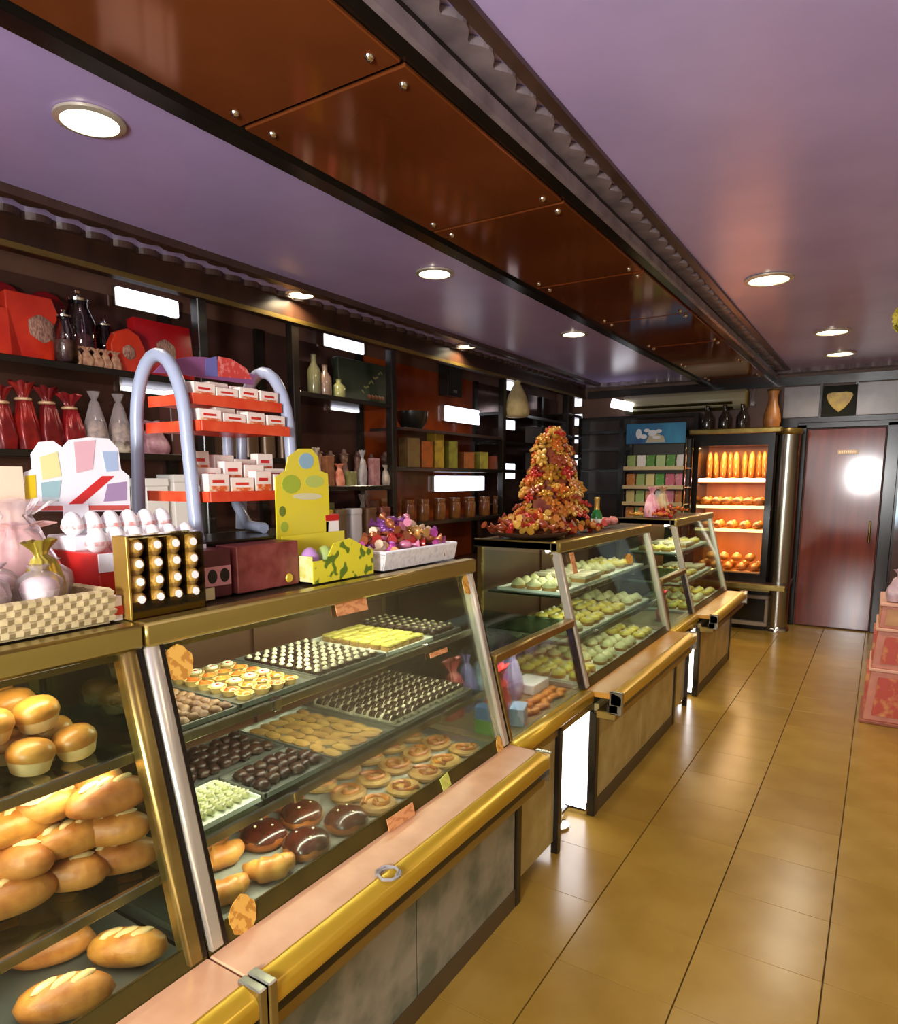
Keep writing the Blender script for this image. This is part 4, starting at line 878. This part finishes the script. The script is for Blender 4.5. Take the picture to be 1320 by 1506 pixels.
def heartbox(w,d,h,m):
    pts = []
    for k in range(28):
        a = 2*math.pi*k/28; x = 16*math.sin(a)**3; y = 13*math.cos(a)-5*math.cos(2*a)-2*math.cos(3*a)-math.cos(4*a)
        pts.append((x/34*w, (y+17)/29*h))
    return B().prism(pts,-d/2,d/2,'x').mesh(m,bevel=.004,smooth=30)
STRIPE = mat('striped_rosette','b98a76',.5,col2='6e4a40',scale=50,stretch=(1,3,.3))
def rosette(t, x, r=.05, z=.14):
    o = link('rosette', B().lathe([(0,.012),(r*.7,.010),(r,.003),(r*.96,0)],18,wob=lambda u:1+.05*math.cos(u*2*math.pi*12)).mesh(STRIPE,smooth=40), t)
    o.location = (x,0,z); o.rotation_euler = (0,R(90),0)
RB = mat('red_box','b8161c',.28,col2='a01018',scale=10,coat=.3); RB2 = mat('orange_red_box','d0381c',.3,col2='b82414',scale=8,coat=.3)
def redbox(px, py, w, h, m, label, slope=0, rose=True, x=-3.3, tilt=-.12):
    p = W(px,py,x); p.z = 2.07
    t = thing('gift_box',label,'box',p,(0,tilt,0))
    if slope: me = B().prism([(-w/2,0),(w/2,0),(w/2*(1-slope),h),(-w/2*.9,h)],-.03,.03,'x').mesh(m,bevel=.005,smooth=30)
    else: me = B().box(-.03,-w/2,0,.03,w/2,h).mesh(m,bevel=.006,smooth=30,seg=2)
    link('box',me,t)
    if rose: rosette(t,.03,.06,h*.5)
redbox(243,535,.34,.30,RB,'flat bright red gift box with striped rosette beneath the white glow')
redbox(62,520,.30,.30,RB2,'orange red tapered gift box with striped rosette',.55)
redbox(-6,516,.2,.22,RB2,'small orange red gift box beside the tapered one',.3,False)
p = W(45,515,-3.42); p.z = 2.07; single('gift_box','tall dark red heart box behind the tapered gift box','box',heartbox(.42,.05,.36,mat('dark_red_box','7a1016',.3,coat=.2)),p,(0,-.08,0))
p = W(186,532,-3.24); p.z = 2.07
t = thing('gift_box','small red round-topped box next to the flat red gift box','box',p); link('box',B().prism([(-.09,0),(.09,0),(.09,.13),(.06,.19),(0,.215),(-.06,.19),(-.09,.13)],-.025,.025,'x').mesh(RB2,bevel=.004,smooth=30),t); rosette(t,.025,.035,.1)
GJ = glassmat('jar_glass','cfc4c8',.04,1.5,1.4)
def jar(px, py, r, h, label, fillm, x=-3.28, z=2.07):
    p = W(px,py,x); p.z = z
    t = thing('glass_jar',label,'jar',p)
    link('glass',B().lathe([(r*.8,0),(r,.01),(r,h*.6),(r*.6,h*.78),(r*.6,h*.85)],18).mesh(GJ,smooth=50),t)
    link('lid',B().lathe([(r*.66,h*.85),(r*.68,h*.88),(r*.3,h*.91),(r*.16,h*.95),(r*.22,h*.98),(0,h)],14).mesh(CHROME,smooth=50),t)
    link('sweets',B().lathe([(r*.78,.005),(r*.94,.02),(r*.94,h*.42),(0,h*.46)],14).mesh(fillm,smooth=50),t)
sw = mat('jar_sweets','6e4a58',.5,col2='b08a80',scale=40)
jar(120,525,.07,.36,'tall glass jar with chrome lid beside the tapered gift box',sw)
jar(98,524,.05,.24,'short glass jar with chrome lid left of the tall jar',mat('jar_sweets2','8a7058',.5,col2='5a3a40',scale=40),-3.2)
jar(155,530,.055,.27,'glass jar with reddish sweets next to the small round-topped box',mat('jar_sweets3','8f4038',.5,col2='c08a6a',scale=40),-3.34)
for k,px in enumerate((112,128,143,156,170)):
    p = W(px,532,-3.185); p.z = 2.07
    single('chocolate_bag','small cream and brown sweet pouch in front of the jars','bag',bag_mesh(.055,.04,.085,mat('pouch','c49a78',.5,col2='8a5a44',scale=30,rand=.15),30+k),p,None,'sweet pouches before the jars')
# second shelf: red bags, cone bags
for k,(px,h,m,lab) in enumerate(((6,.27,'8f1c1c','dark red gift bag with a twisted neck at the wall end'),(40,.30,'a8241e','bright red gift bag with tied neck'),(74,.29,'7d1a1c','maroon gift bag with tied neck'),(106,.27,'a01c22','crimson gift bag with tied neck'))):
    p = W(px,655,-3.28); p.z = 1.676
    t = thing('gift_bag',lab,'bag',p); link('bag',bag_mesh(.108,.11,h,mat('giftbag%d'%k,m,.3,col2='5c1214',scale=10,metal=.2),40+k),t)
    link('ribbon',B().tube([(.03*math.cos(a*.7),.03*math.sin(a*.7),h*.75) for a in range(10)],.007,6).mesh(mat('ribbon','c9a27a',.4),smooth=50),t)
for k,px in enumerate((143,178)):
    p = W(px,655,-3.26); p.z = 1.676
    t = thing('cone_bag','clear cellophane cone of sweets with a dark base','bag',p,None,'cellophane cones on the lower red shelf')
    link('film',B().lathe([(.058,.06),(.048,.14),(.02,.24),(.012,.25),(.03,.29)],14,wob=lambda u:1+.06*math.sin(u*37)).mesh(BAG,smooth=50),t)
    link('sweets',B().lathe([(.045,0),(.056,.02),(.054,.08),(.03,.15),(0,.16)],12).mesh(mat('cone_sweets','5a4a48',.5,col2='c9b8a0',scale=30),smooth=50),t)
p = W(228,660,-3.24); p.z = 1.676
single('sweet_bag','pale pink bag of sweets seen through the lavender hoop','bag',bag_mesh(.15,.1,.17,mat('palepink_bag','b98a94',.4,col2='8a5a60',scale=24),51),p)
p = W(262,662,-3.3); p.z = 1.676
single('gift_box','plain dark brown box beside the pale pink bag','box',B().box(-.05,-.07,0,.05,.07,.28).mesh(mat('brown_box','54302a',.4),bevel=.004),p)
# lower shelf of the red bay: white boxes seen through the hoops
for k,(px,w_,h) in enumerate(((222,.13,.20),(258,.10,.22),(292,.13,.21))):
    p = W(px,760,-3.28); p.z = 1.25
    t = thing('white_box','white square cake box on the lowest shelf behind the hoop stand','box',p,None,'white cake boxes on the lowest shelf')
    link('box',B().box(-.07,-w_/2,0,.07,w_/2,h+.1).mesh(WHITE,bevel=.004),t); link('lid',B().box(-.073,-w_/2-.003,h+.06,.073,w_/2+.003,h+.102).mesh(WHITE,bevel=.003),t)
# bay with the green picture box
p = W(536,578,-3.3); p.z = 2.10
t = thing('picture_box','dark green picture box with a pale sprig on its front','box',p,(0,-.08,0))
link('box',B().box(-.03,-.30,0,.03,.30,.30).mesh(mat('dark_green_box','1f2a1c',.3,col2='2c3824',scale=8),bevel=.006),t)
b = B()
for k in range(9): b.blob((.031,-.05+.03*k,.08+.02*k+.012*(k%2)),(.002,.02,.008),8,4,M=Matrix.Rotation(R(-40+25*(k%4)),3,'X'))
link('sprig',b.mesh(mat('sprig','8a7a5a',.5,col2='6a7a3a',scale=30),smooth=60),t)
b = B()
for k in range(5): b.blob((.031,.02+.04*k,.05),(.002,.022,.018),8,4)
link('fruit_print',b.mesh(mat('fruit_print','7a3f1e',.5),smooth=60),t)
for k,(px,m,h) in enumerate(((462,'5c5a44',.26),(478,'6e5a52',.20),(498,'8a8a5c',.12))):
    p = W(px,575,-3.24+.02*k); p.z = 2.10
    single('glass_bottle',('tall olive','mauve brown','short yellow green')[k]+' bottle beside the dark green picture box','bottle',B().lathe([(.04,0),(.045,.01),(.045,h*.6),(.018,h*.8),(.018,h*.97),(.022,h),(0,h)],14).mesh(mat('btl%d'%k,m,.15,coat=.3),smooth=50),p)
fig = [('body', B().lathe([(.045,0),(.05,.03),(.034,.12),(.022,.17),(.03,.19),(.034,.215),(.026,.245),(0,.255)],14).mesh(mat('figure','a87a68',.35,col2='5a3e3a',scale=26,rand=.3),smooth=50)), ('hat', B().lathe([(.04,.235),(.036,.243),(.02,.25),(.016,.275),(0,.28)],12).mesh(mat('figure_hat','6a4a44',.35,rand=.3),smooth=50))]
for k,px in enumerate((452,468,486,506,526,546,566)):
    for z,py,xx in ((1.50,700,-3.25),):
        p = W(px,py,-3.40); p.z = z
        inst('figurine','small brown and pink figurine standing in a row under the green picture box','figurine',fig,p,(0,0,U(0,6)),'figurines in the shelf bay',U(.8,.98))
p = W(472,735,-3.2); p.z = 1.5
for k,(px,c) in enumerate(((455,'a85a5a'),(476,'b8962c'),(497,'6f5a44'),(519,'c9c4cc'),(541,'6a4a34'),(562,'7a4438'))):
    p = W(px,735,-3.2); p.z = 1.10
    single('gift_tin',('dusty red','mustard','brown','silver','dark tan','rust')[k]+' tin in the row under the figurines','tin',B().lathe([(.06,0),(.06,.2),(.063,.2),(.063,.235),(.055,.24),(0,.24)],16).mesh(mat('tin%d'%k,c,.3,metal=.3),smooth=40),p,None,'tins under the figurines')
for k in range(16):
    nm,c,c2 = (('dusty pink','b98a90','8a5a5e'),('ivory','cfc4b8','9a8a80'),('chestnut','6a3c28','8a5a3c'),('coral','b8604a','d0907a'),('olive','6a6a3c','8a8a5c'),('silver grey','8f8a90','b8b4b8'))[k%6]
    lo = k >= 8
    p = W(448+17*(k%8),740,-3.36) if lo else W(448+17*(k%8),700,-3.20); p.z = 1.10 if lo else 1.5
    h = .10+.05*((k*7)%4)+(.08 if lo else 0)
    me = bag_mesh(.085,.05,h,mat('pkt_'+nm.replace(' ','_'),c,.35,col2=c2,scale=20),100+k) if k%2 else B().box(-.025,-.042,0,.025,.042,h).mesh(mat('pkt_'+nm.replace(' ','_'),c,.35,col2=c2,scale=20),bevel=.003)
    single('gift_packet','small %s %s %s' % (nm,'bag' if k%2 else 'carton','behind the row of tins under the figurines' if lo else 'in front of the figurines under the green picture box'),'packet',me,p,(0,0,U(-.3,.3)),'packets among the figurines')
for k in range(5):
    p = W(316+25*k,655,-3.3); p.z = 1.676
    single('dark_tin','dark bronze tin on the shelf of the bare smoked mirror bay','tin',B().lathe([(.05,0),(.055,.005),(.055,.15),(.058,.15),(.058,.18),(.02,.19),(.012,.2),(0,.2)],16).mesh(mat('bronze_tin','5a4632',.3,metal=.4,rand=.3),smooth=40),p,None,'bronze tins in the bare bay')
# bay with the orange lacquer back
p = PX(668,560,-3.40)
t = thing('speaker','black wall speaker on the orange lacquer back','speaker',p)
part(t,'body',B().box(XL+.021,p.y-.12,p.z-.14,-3.39,p.y+.12,p.z+.14),DARK,bevel=.008)
part(t,'grille',B().box(-3.39,p.y-.10,p.z-.12,-3.384,p.y+.10,p.z+.12),mat('grille','1c1a18',.8,bump=.6,bscale=300)); part(t,'badge',B().box(-3.384,p.y-.04,p.z-.11,-3.381,p.y+.02,p.z-.085),mat('badge','8a8f94',.3,metal=.7))
t0 = W(628,618); 
single('plant_pot','dark round planter at the end of the orange bay','pot',B().lathe([(.08,0),(.12,.06),(.13,.14),(.12,.14),(.11,.08),(0,.07)],18).mesh(mat('dark_pot','1c1c18',.3,coat=.3),smooth=50),W(606,628,-3.28)+Vector((0,0,-.02)))
pp = W(606,628,-3.28); single('glass_ledge','thin smoked ledge carrying the dark planter','shelf',B().box(XL+.021,pp.y-.28,pp.z-.045,XS-.01,pp.y+1.4,pp.z-.021).mesh(mat('ledge_smoke','4a3834',.15,metal=.4),bevel=.002))
for k,(px,c,w_,h) in enumerate(((602,'7a6238',.16,.24),(622,'a8561c',.14,.22),(640,'b0902c',.12,.30),(660,'8a8a30',.13,.24),(684,'a86030',.15,.15),(706,'a8a040',.12,.16),(726,'9a4a30',.14,.13))):
    p = W(px,690,-3.28); p.z = 1.64
    single('tea_box',('khaki','burnt orange','mustard yellow','olive','terracotta','lime','brick red')[k]+' carton on the shelf under the orange lacquer back','carton',B().box(-.05,-w_/2,0,.05,w_/2,h).mesh(mat('tea%d'%k,c,.4,col2='6e4a2a',scale=16,lo=.5,hi=.75),bevel=.004),p,(0,0,U(-.2,.2)),'cartons under the orange back')
for k,px in enumerate((600,622,646,668,690,712,732)):
    p = W(px,755,-3.25); p.z = 1.2
    single('jam_jar','brown preserve jar on the lower orange bay shelf','jar',B().lathe([(.05,0),(.055,.01),(.055,.13),(.045,.15),(.05,.15),(.05,.18),(0,.182)],14).mesh(mat('jam','6e3e1e',.2,col2='8a5a2a',scale=12,rand=.25,coat=.3),smooth=50),p,None,'preserve jars on the lower shelf')
# hanging sack
p = PX(760,590,-3.10)
t = thing('hanging_sack','cream cloth sack hanging by a white cord','sack',p)
part(t,'cloth',B().lathe([(0,-.16),(.10,-.155),(.125,-.12),(.12,-.04),(.085,.06),(.045,.14),(.03,.16),(.04,.19),(0,.185)],18,p),mat('sack','c2ad7e',.8,col2='a8956a',scale=14,bump=.3),smooth=60)
part(t,'cord',B().cyl((p.x,p.y,p.z+.17),(p.x,p.y,2.50),.012,n=8),mat('cord','b9b4b0',.6))
for k,(py,z) in enumerate(((600,1.92),(640,1.64))):
    for j,px in enumerate((785,803,820)):
        q = W(px,py,-3.3); q.z = z
        single('dark_box','dark grey brown gift box on the shelves behind the bouquet','box',B().box(-.05,-.11,0,.05,.11,.19).mesh(mat('dimbox','4a423c',.4,col2='3a3230',scale=10,rand=.3),bevel=.004),q,None,'dark boxes behind the bouquet')

# ------------------------------------------------------------------ the far end: rack, bread cabinet, column, air unit
YK = 7.0
t = thing('snack_rack','tall wire snack rack with a blue header sign','rack',(-1.98,YK+.12,0))
x0,x1 = -2.29,-1.68
for xx in (x0,x1):
    for yy in (YK,YK+.28): part(t,'upright',B().box(xx-.01,yy-.01,0,xx+.01,yy+.01,1.95),DARK)
part(t,'back',B().box(x0,YK+.28,.1,x1,YK+.29,1.95),mat('rack_back','4a4840',.5))
LV = [.55,.85,1.13,1.30,1.47,1.66]
for z in LV: 
    s = part(t,'rack_shelf',B().box(x0,YK,z-.012,x1,YK+.28,z),STEEL); part(s,'price_strip',B().box(x0,YK-.012,z-.022,x1,YK-.008,z+.014),mat('strip_cream','c9b48a',.5))
hs = part(t,'header_sign',B().box(x0+.02,YK-.02,1.90,x1,YK,2.10),mat('sign_blue','1f3f78',.35,col2='2f8ab0',scale=1.4,stretch=(2,1,1)),bevel=.003)
b = B()
for u,v,rx,rz in ((.13,.10,.03,.05),(.18,.07,.035,.022),(.21,.13,.03,.02),(.27,.10,.045,.035),(.33,.12,.03,.02),(.31,.06,.05,.018)):
    b.blob((x0+.02+u,YK-.0215,1.90+v),(rx,.002,rz),10,6)
part(hs,'worn_print',b,mat('sign_white','d5d8dc',.4),smooth=60,label='worn illegible white print')
part(hs,'print',B().prism([(x0+.22,1.91),(x0+.42,1.91),(x0+.40,1.97),(x0+.32,2.0),(x0+.25,1.97)],YK-.0225,YK-.02),mat('sign_sand','b0a68a',.45))
pk_cols = [('pale green','a3bd74'),('white','dedad2'),('leaf green','5f9a48'),('pink','cf6f80'),('orange','c98048'),('cream','d6c488')]
pkm = []
for nm,c in pk_cols:
    pkm.append(B().prism([(-.042,0),(.042,0),(.045,.02),(.04,.07),(.045,.118),(.042,.13),(-.042,.13),(-.045,.118),(-.04,.07),(-.045,.02)],-.02,.02,'y').mesh(mat('pk_'+nm.replace(' ','_'),c,.4,col2='d9d2c0',scale=24,lo=.55,hi=.75,rand=.1),bevel=.005,smooth=40))
for li,z in enumerate(LV[2:]):
    for k in range(6):
        i = [[4,0,1,3,5,0],[5,0,4,1,3,4],[4,0,5,2,3,3],[0,1,2,0,2,1]][li][k]
        single('snack_packet','%s snack packet on the wire rack under the blue sign' % pk_cols[i][0],'packet',pkm[i],(x0+.06+.1*k,YK+.08,z),(U(-.1,.1),0,U(-.15,.15)),'snack packets on the wire rack')
# bread cabinet
YB = 7.5; fx0,fx1 = -1.66,-1.0; WARM = mat('cabinet_wood','b5672a',.4,col2='9a5220',scale=5,stretch=(1,1,.2))
t = thing('bread_cabinet','black framed lit bread cabinet with wooden back','cabinet',(-1.33,YB+.2,0))
part(t,'frame',B().box(fx0-.06,YB,.50,fx0,YB+.5,2.0).box(fx1,YB,.50,fx1+.06,YB+.5,2.0).box(fx0,YB,1.885,fx1,YB+.5,2.0).box(fx0,YB,.50,fx1,YB+.5,.585),DARK)
part(t,'back',B().box(fx0,YB+.48,.585,fx1,YB+.5,1.885),WARM)
part(t,'cornice',B().box(fx0-.10,YB-.06,2.0,fx1+.12,YB+.5,2.055),OLDGOLD,bevel=.01)
FS = [.60,1.03,1.27,1.52]
for z in FS: part(t,'shelf',B().box(fx0,YB+.03,z-.014,fx1,YB+.48,z),mat('shelf_wood','c98a4a',.4))
lt = thing('cabinet_tube','white tube light across the bread cabinet','light',(-1.33,YB+.03,1.545))
part(lt,'tube',B().cyl((fx0+.01,YB+.02,1.535),(fx1-.01,YB+.02,1.535),.016,n=10),emis('cabinet_tube_glow','ffe0ea',7),smooth=60)
for z in (1.265,1.025):
    part(t,'shelf_light',B().box(fx0,YB+.022,z-.02,fx1,YB+.03,z+.012),emis('shelf_light_glow','ffdf9c',1.6))
for z,p_ in ((1.87,9),(1.49,7),(1.24,7),(1.0,7)): area('cabinet_lamp', (-1.33,YB+.16,z), (0,0,0), .6, .1, p_, (1,.66,.30))
bag_p = [('crust', B().tube([(0,0,.01+.3*k/8) for k in range(9)],[.012,.026,.03,.031,.03,.031,.03,.026,.012],10).mesh(CRUST,smooth=60)), ('slash', B().blob((0,-.028,.08),(.006,.005,.022),6,4).blob((0,-.028,.16),(.006,.005,.022),6,4).blob((0,-.028,.24),(.006,.005,.022),6,4).mesh(PALE,smooth=60))]
for k in range(9):
    inst('baguette','upright baguette at the top of the bread cabinet','baguette',bag_p,(fx0+.05+.07*k,YB+.30+.05*(k%2),1.52),(U(-.05,.05),U(-.08,.08),0),'baguettes in the bread cabinet')
for z,n,l in ((1.27,6,'second'),(1.03,5,'third'),(.60,5,'bottom')):
    for k in range(n):
        for r_ in (0,1):
            inst('bread_loaf','golden loaf on the %s shelf of the bread cabinet' % l,'bread',loaf_p if z!=1.27 else round_p,(fx0+.07+(fx1-fx0-.14)*k/(n-1),YB+.13+.205*r_,z),(0,0,R(90+U(-10,10))),'loaves on the %s cabinet shelf' % l,1.1)
for k in range(5):
    single('bun','small flat bun at the foot of the baguettes','bun',B().lathe([(.04,0),(.05,.012),(.045,.03),(.02,.042),(0,.044)],14).mesh(PINK if k%2 else ROLLM,smooth=60),(fx0+.08+.125*k,YB+.12,1.52),None,'buns before the baguettes')
for k in range(4):
    inst('bread_loaf','golden loaf stacked on the bottom cabinet loaves','bread',loaf_p,(fx0+.14+.13*k,YB+.2,.685),(0,0,R(90)),'stacked cabinet loaves',1.2)
# counter under the cabinet
t = thing('cabinet_counter','dark counter with brass edge under the bread cabinet','counter',(-1.25,YB+.1,0))
part(t,'body',B().box(-1.70,YB+.05,.0,-.80,YB+.5,.44),DARK,bevel=.004); part(t,'top',B().box(-1.72,YB-.16,.455,-.74,YB+.5,.498),DARKW,bevel=.004)
part(t,'edge',B().box(-1.72,YB-.18,.45,-.74,YB-.16,.505),OLDGOLD,bevel=.004); part(t,'bracket',B().box(-1.72,YB+.045,.40,-.76,YB+.05,.45),OLDGOLD)
part(t,'front_frame',B().box(-1.30,YB-.02,.05,-.90,YB+.05,.09).box(-1.30,YB-.02,.33,-.90,YB+.05,.37).box(-.93,YB-.02,.09,-.90,YB+.05,.33),mat('beige_frame','8a7a66',.35),bevel=.006)
# steel column
t = thing('steel_column','rounded steel column between bread cabinet and red door','column',(-.86,YB+.05,0))
part(t,'shaft',B().lathe([(.105,.02),(.105,2.0)],28,(-.83,YB+.12,0)),STEEL,smooth=60)
part(t,'base',B().lathe([(.125,0),(.125,.02),(.11,.045),(.105,.05)],28,(-.83,YB+.12,0)),CHROME,smooth=50); part(t,'cap',B().lathe([(.105,1.98),(.12,2.0),(.12,2.04),(0,2.05)],28,(-.83,YB+.12,0)),OLDGOLD,smooth=50)
# vase and shelf ornaments over the cabinet
q = PY(1130,640,YB+.12)
t = thing('clay_vase','slender orange clay vase on the cabinet cornice','vase',(q.x+.02,YB+.1,2.055))
link('body',B().lathe([(.07,0),(.085,.06),(.075,.14),(.045,.24),(.04,.30),(.055,.36),(.05,.36),(.03,.30),(0,.29)],18).mesh(mat('clay','a8703c',.4,col2='8a5428',scale=8),smooth=60),t)
link('rim',B().lathe([(.055,.355),(.06,.365),(.055,.375),(.045,.37)],18).mesh(OLDGOLD,smooth=50),t)
for k,x in enumerate((-1.62,-1.45,-1.28)):
    single('decor_bottle','dark bottle standing on the bread cabinet cornice','bottle',B().lathe([(.05,0),(.055,.01),(.055,.12),(.02,.18),(.018,.24),(.022,.25),(0,.25)],14).mesh(mat('dbtl','2c2620',.12,coat=.5,rand=.3),smooth=50),(x,YB+.12,2.055),None,'bottles on the cabinet cornice')
# air unit
t = thing('air_conditioner','long rounded olive grey air unit high on the end wall','air conditioner',(-1.95,YE-.12,2.33))
AC = mat('ac_shell','b0a888',.35,col2='a39b7c',scale=3)
part(t,'shell',B().prism([(YE-.005,2.30),(YE-.14,2.285),(YE-.21,2.32),(YE-.235,2.38),(YE-.22,2.45),(YE-.17,2.49),(YE-.005,2.50)],-2.60,-1.30,'x'),AC,bevel=.006,smooth=40)
part(t,'louvre',B().prism([(YE-.15,2.287),(YE-.235,2.36),(YE-.238,2.352),(YE-.153,2.279)],-2.50,-1.42,'x'),OLIVE); part(t,'end_cap',B().box(-1.31,YE-.20,2.30,-1.285,YE-.01,2.48),mat('ac_yellow','a88a3c',.4),bevel=.01)
part(t,'vent_stripe',B().box(-1.26,YE-.1,2.32,-1.22,YE-.01,2.49),CHROME)
q = PY(915,596,7.85)
t = thing('corner_glow','white tilted glowing box in the far corner','light',q); part(t,'shade',B().obox(q,(.26,.08,.10),Matrix.Rotation(R(14),3,'Y')),emis('corner_glow_white','f4f4ff',4),bevel=.01); part(t,'arm',B().box(q.x-.02,q.y+.03,q.z-.02,q.x+.02,YE,q.z+.02),DARK)  # white glow, strength raised to lighten the air unit
# dark shelving on the end wall behind the rack
t = thing('wall_shelf_unit','black shelving on the end wall behind the snack rack','shelving',(-2.7,YE-.15,0))
part(t,'back_panel',B().box(-3.10,YE-.02,.2,-1.78,YE,2.26),DARKW)
for z in (.6,1.0,1.4,1.66,1.9,2.1,2.26): part(t,'shelf',B().box(-3.10,YE-.25,z-.03,-1.78,YE-.02,z),DARK)
for x in (-3.12,-2.62,-1.80): part(t,'post',B().box(x,YE-.26,0,x+.05,YE,2.26),DARK)
# plaque over the door: dark square with a yellow heart-like shield
q = PY(1234,590,YE-.03)
t = thing('wall_plaque','dark square plaque with a yellow shield over the red door','plaque',(q.x,YE-.03,q.z))
part(t,'board',B().box(q.x-.15,YE-.045,q.z-.155,q.x+.15,YE-.03,q.z+.155),mat('plaque_dark','17180c',.6,spec=.2),bevel=.004)
part(t,'shield',B().prism([(q.x+u,q.z+v) for u,v in ((0,-.11),(.05,-.07),(.095,-.01),(.118,.05),(.105,.08),(.05,.09),(0,.082),(-.05,.09),(-.105,.08),(-.118,.05),(-.095,-.01),(-.05,-.07))],YE-.056,YE-.045),mat('shield_yellow','c9a81c',.35,col2='a88014',scale=18),bevel=.003)
# hanging yellow flowers at the edge of the frame
q = PZ(1318,470,2.40); 
t = thing('hanging_flowers','yellow artificial flower ball hanging from the ceiling','ornament',(q.x+.06,q.y,2.40))
r = random.Random(4); pm_ = B()
for k in range(5):
    a = 2*math.pi*k/5; pm_.blob((.016*math.cos(a),.016*math.sin(a),0),(.014,.010,.005),6,3,M=Matrix.Rotation(a,3,'Z'))
pm_ = pm_.mesh(mat('petal_yellow','c9b83a',.5,col2='a89a30',scale=20),smooth=60)
link('core',B().blob((0,0,0),(.07,.07,.06),12,6).mesh(mat('flower_core','5a6a2a',.6),smooth=60),t)
for k in range(34):
    v = Vector((r.gauss(0,1),r.gauss(0,1),r.gauss(0,1))).normalized()
    o = link('flower',pm_,t,v*.08); o.rotation_mode='QUATERNION'; o.rotation_quaternion = v.to_track_quat('Z','Y')
link('wire',B().cyl((0,0,.05),(0,0,ZC-2.40),.003,n=6).mesh(DARK),t)

# ------------------------------------------------------------------ patterned sweet stand in the customer aisle
t = thing('card_stand','tiered red and pink patterned card stand on the floor','sweet stand',(.32,5.2,0))
PF = mat('stand_frame','c07a62',.5,col2='b06a54',scale=12); PR = mat('stand_red','b04434',.5,col2='c98a4c',scale=16,lo=.5,hi=.68); PT = mat('stand_tan','a8764a',.5,col2='bd8c5a',scale=14)
def tier(z0,z1,xa,xb,f0,f1):
    # a tapering tier: front face leans back
    b = B(); v = []
    for z,x,f in ((z0,xa,f0),(z1,xb,f1)):
        v.append([b.bm.verts.new(p) for p in ((x,f,z),(.62,f,z),(.62,5.5,z),(x,5.5,z))])
    for k in range(4): b.bm.faces.new((v[0][k],v[0][(k+1)%4],v[1][(k+1)%4],v[1][k]))
    b.bm.faces.new(v[0][::-1]); b.bm.faces.new(v[1]); return b
levels = [(.02,.34,.0,.022,4.97,4.985),(.36,.60,.022,.04,4.985,5.0),(.62,.76,.042,.05,5.0,5.005)]
for k,(z0,z1,xa,xb,f0,f1) in enumerate(levels):
    c = part(t,'tier',tier(z0,z1,xa,xb,f0,f1),PF,bevel=.004)
    m_ = .035 if k<2 else .02
    part(c,'panel',B().prism([(xa+m_+.01,z0+m_),(.58,z0+m_),(.58,z1-m_),(xb+m_+.01,z1-m_)],f0-.003,f0+.01),PR if k<2 else PT,bevel=.001)
    part(c,'side_panel',B().prism([(f0+m_+.02,z0+m_),(5.46,z0+m_),(5.46,z1-m_),(f0+m_+.02,z1-m_)],xa-.003,xb+.012,'x'),PR if k<2 else PT)
    part(t,'edge_band',B().box(xb-.012,f1-.012,z1,.63,5.51,z1+.02),mat('stand_edge','cf9c84',.5),bevel=.004)
part(t,'foot',B().box(-.02,4.95,0,.64,5.52,.022),mat('stand_foot','8a4a34',.5),bevel=.004)
for k,(x,y,c,lab) in enumerate(((.13,5.08,'c9b0b4','pinkish white'),(.30,5.09,'b0a4b8','lilac white'),(.47,5.09,'cfa8a0','rose'),(.22,5.30,'c9a07a','tan'),(.42,5.3,'bfa0a8','dusky pink'))):
    single('sweet_bag',lab+' bag of sweets on top of the patterned card stand','bag',bag_mesh(.135,.12,.2,mat('standbag%d'%k,c,.4,col2='c98a94' if k%2 else 'a88a9c',scale=18),60+k,.78),(x,y,.785),(0,0,k),'bags on the card stand')
single('orange_bag','small orange bag leaning on the sweet bags of the card stand','bag',bag_mesh(.08,.07,.26,mat('standorange','b5702c',.4,col2='8a4a20',scale=18),71),(.21,5.19,.785))
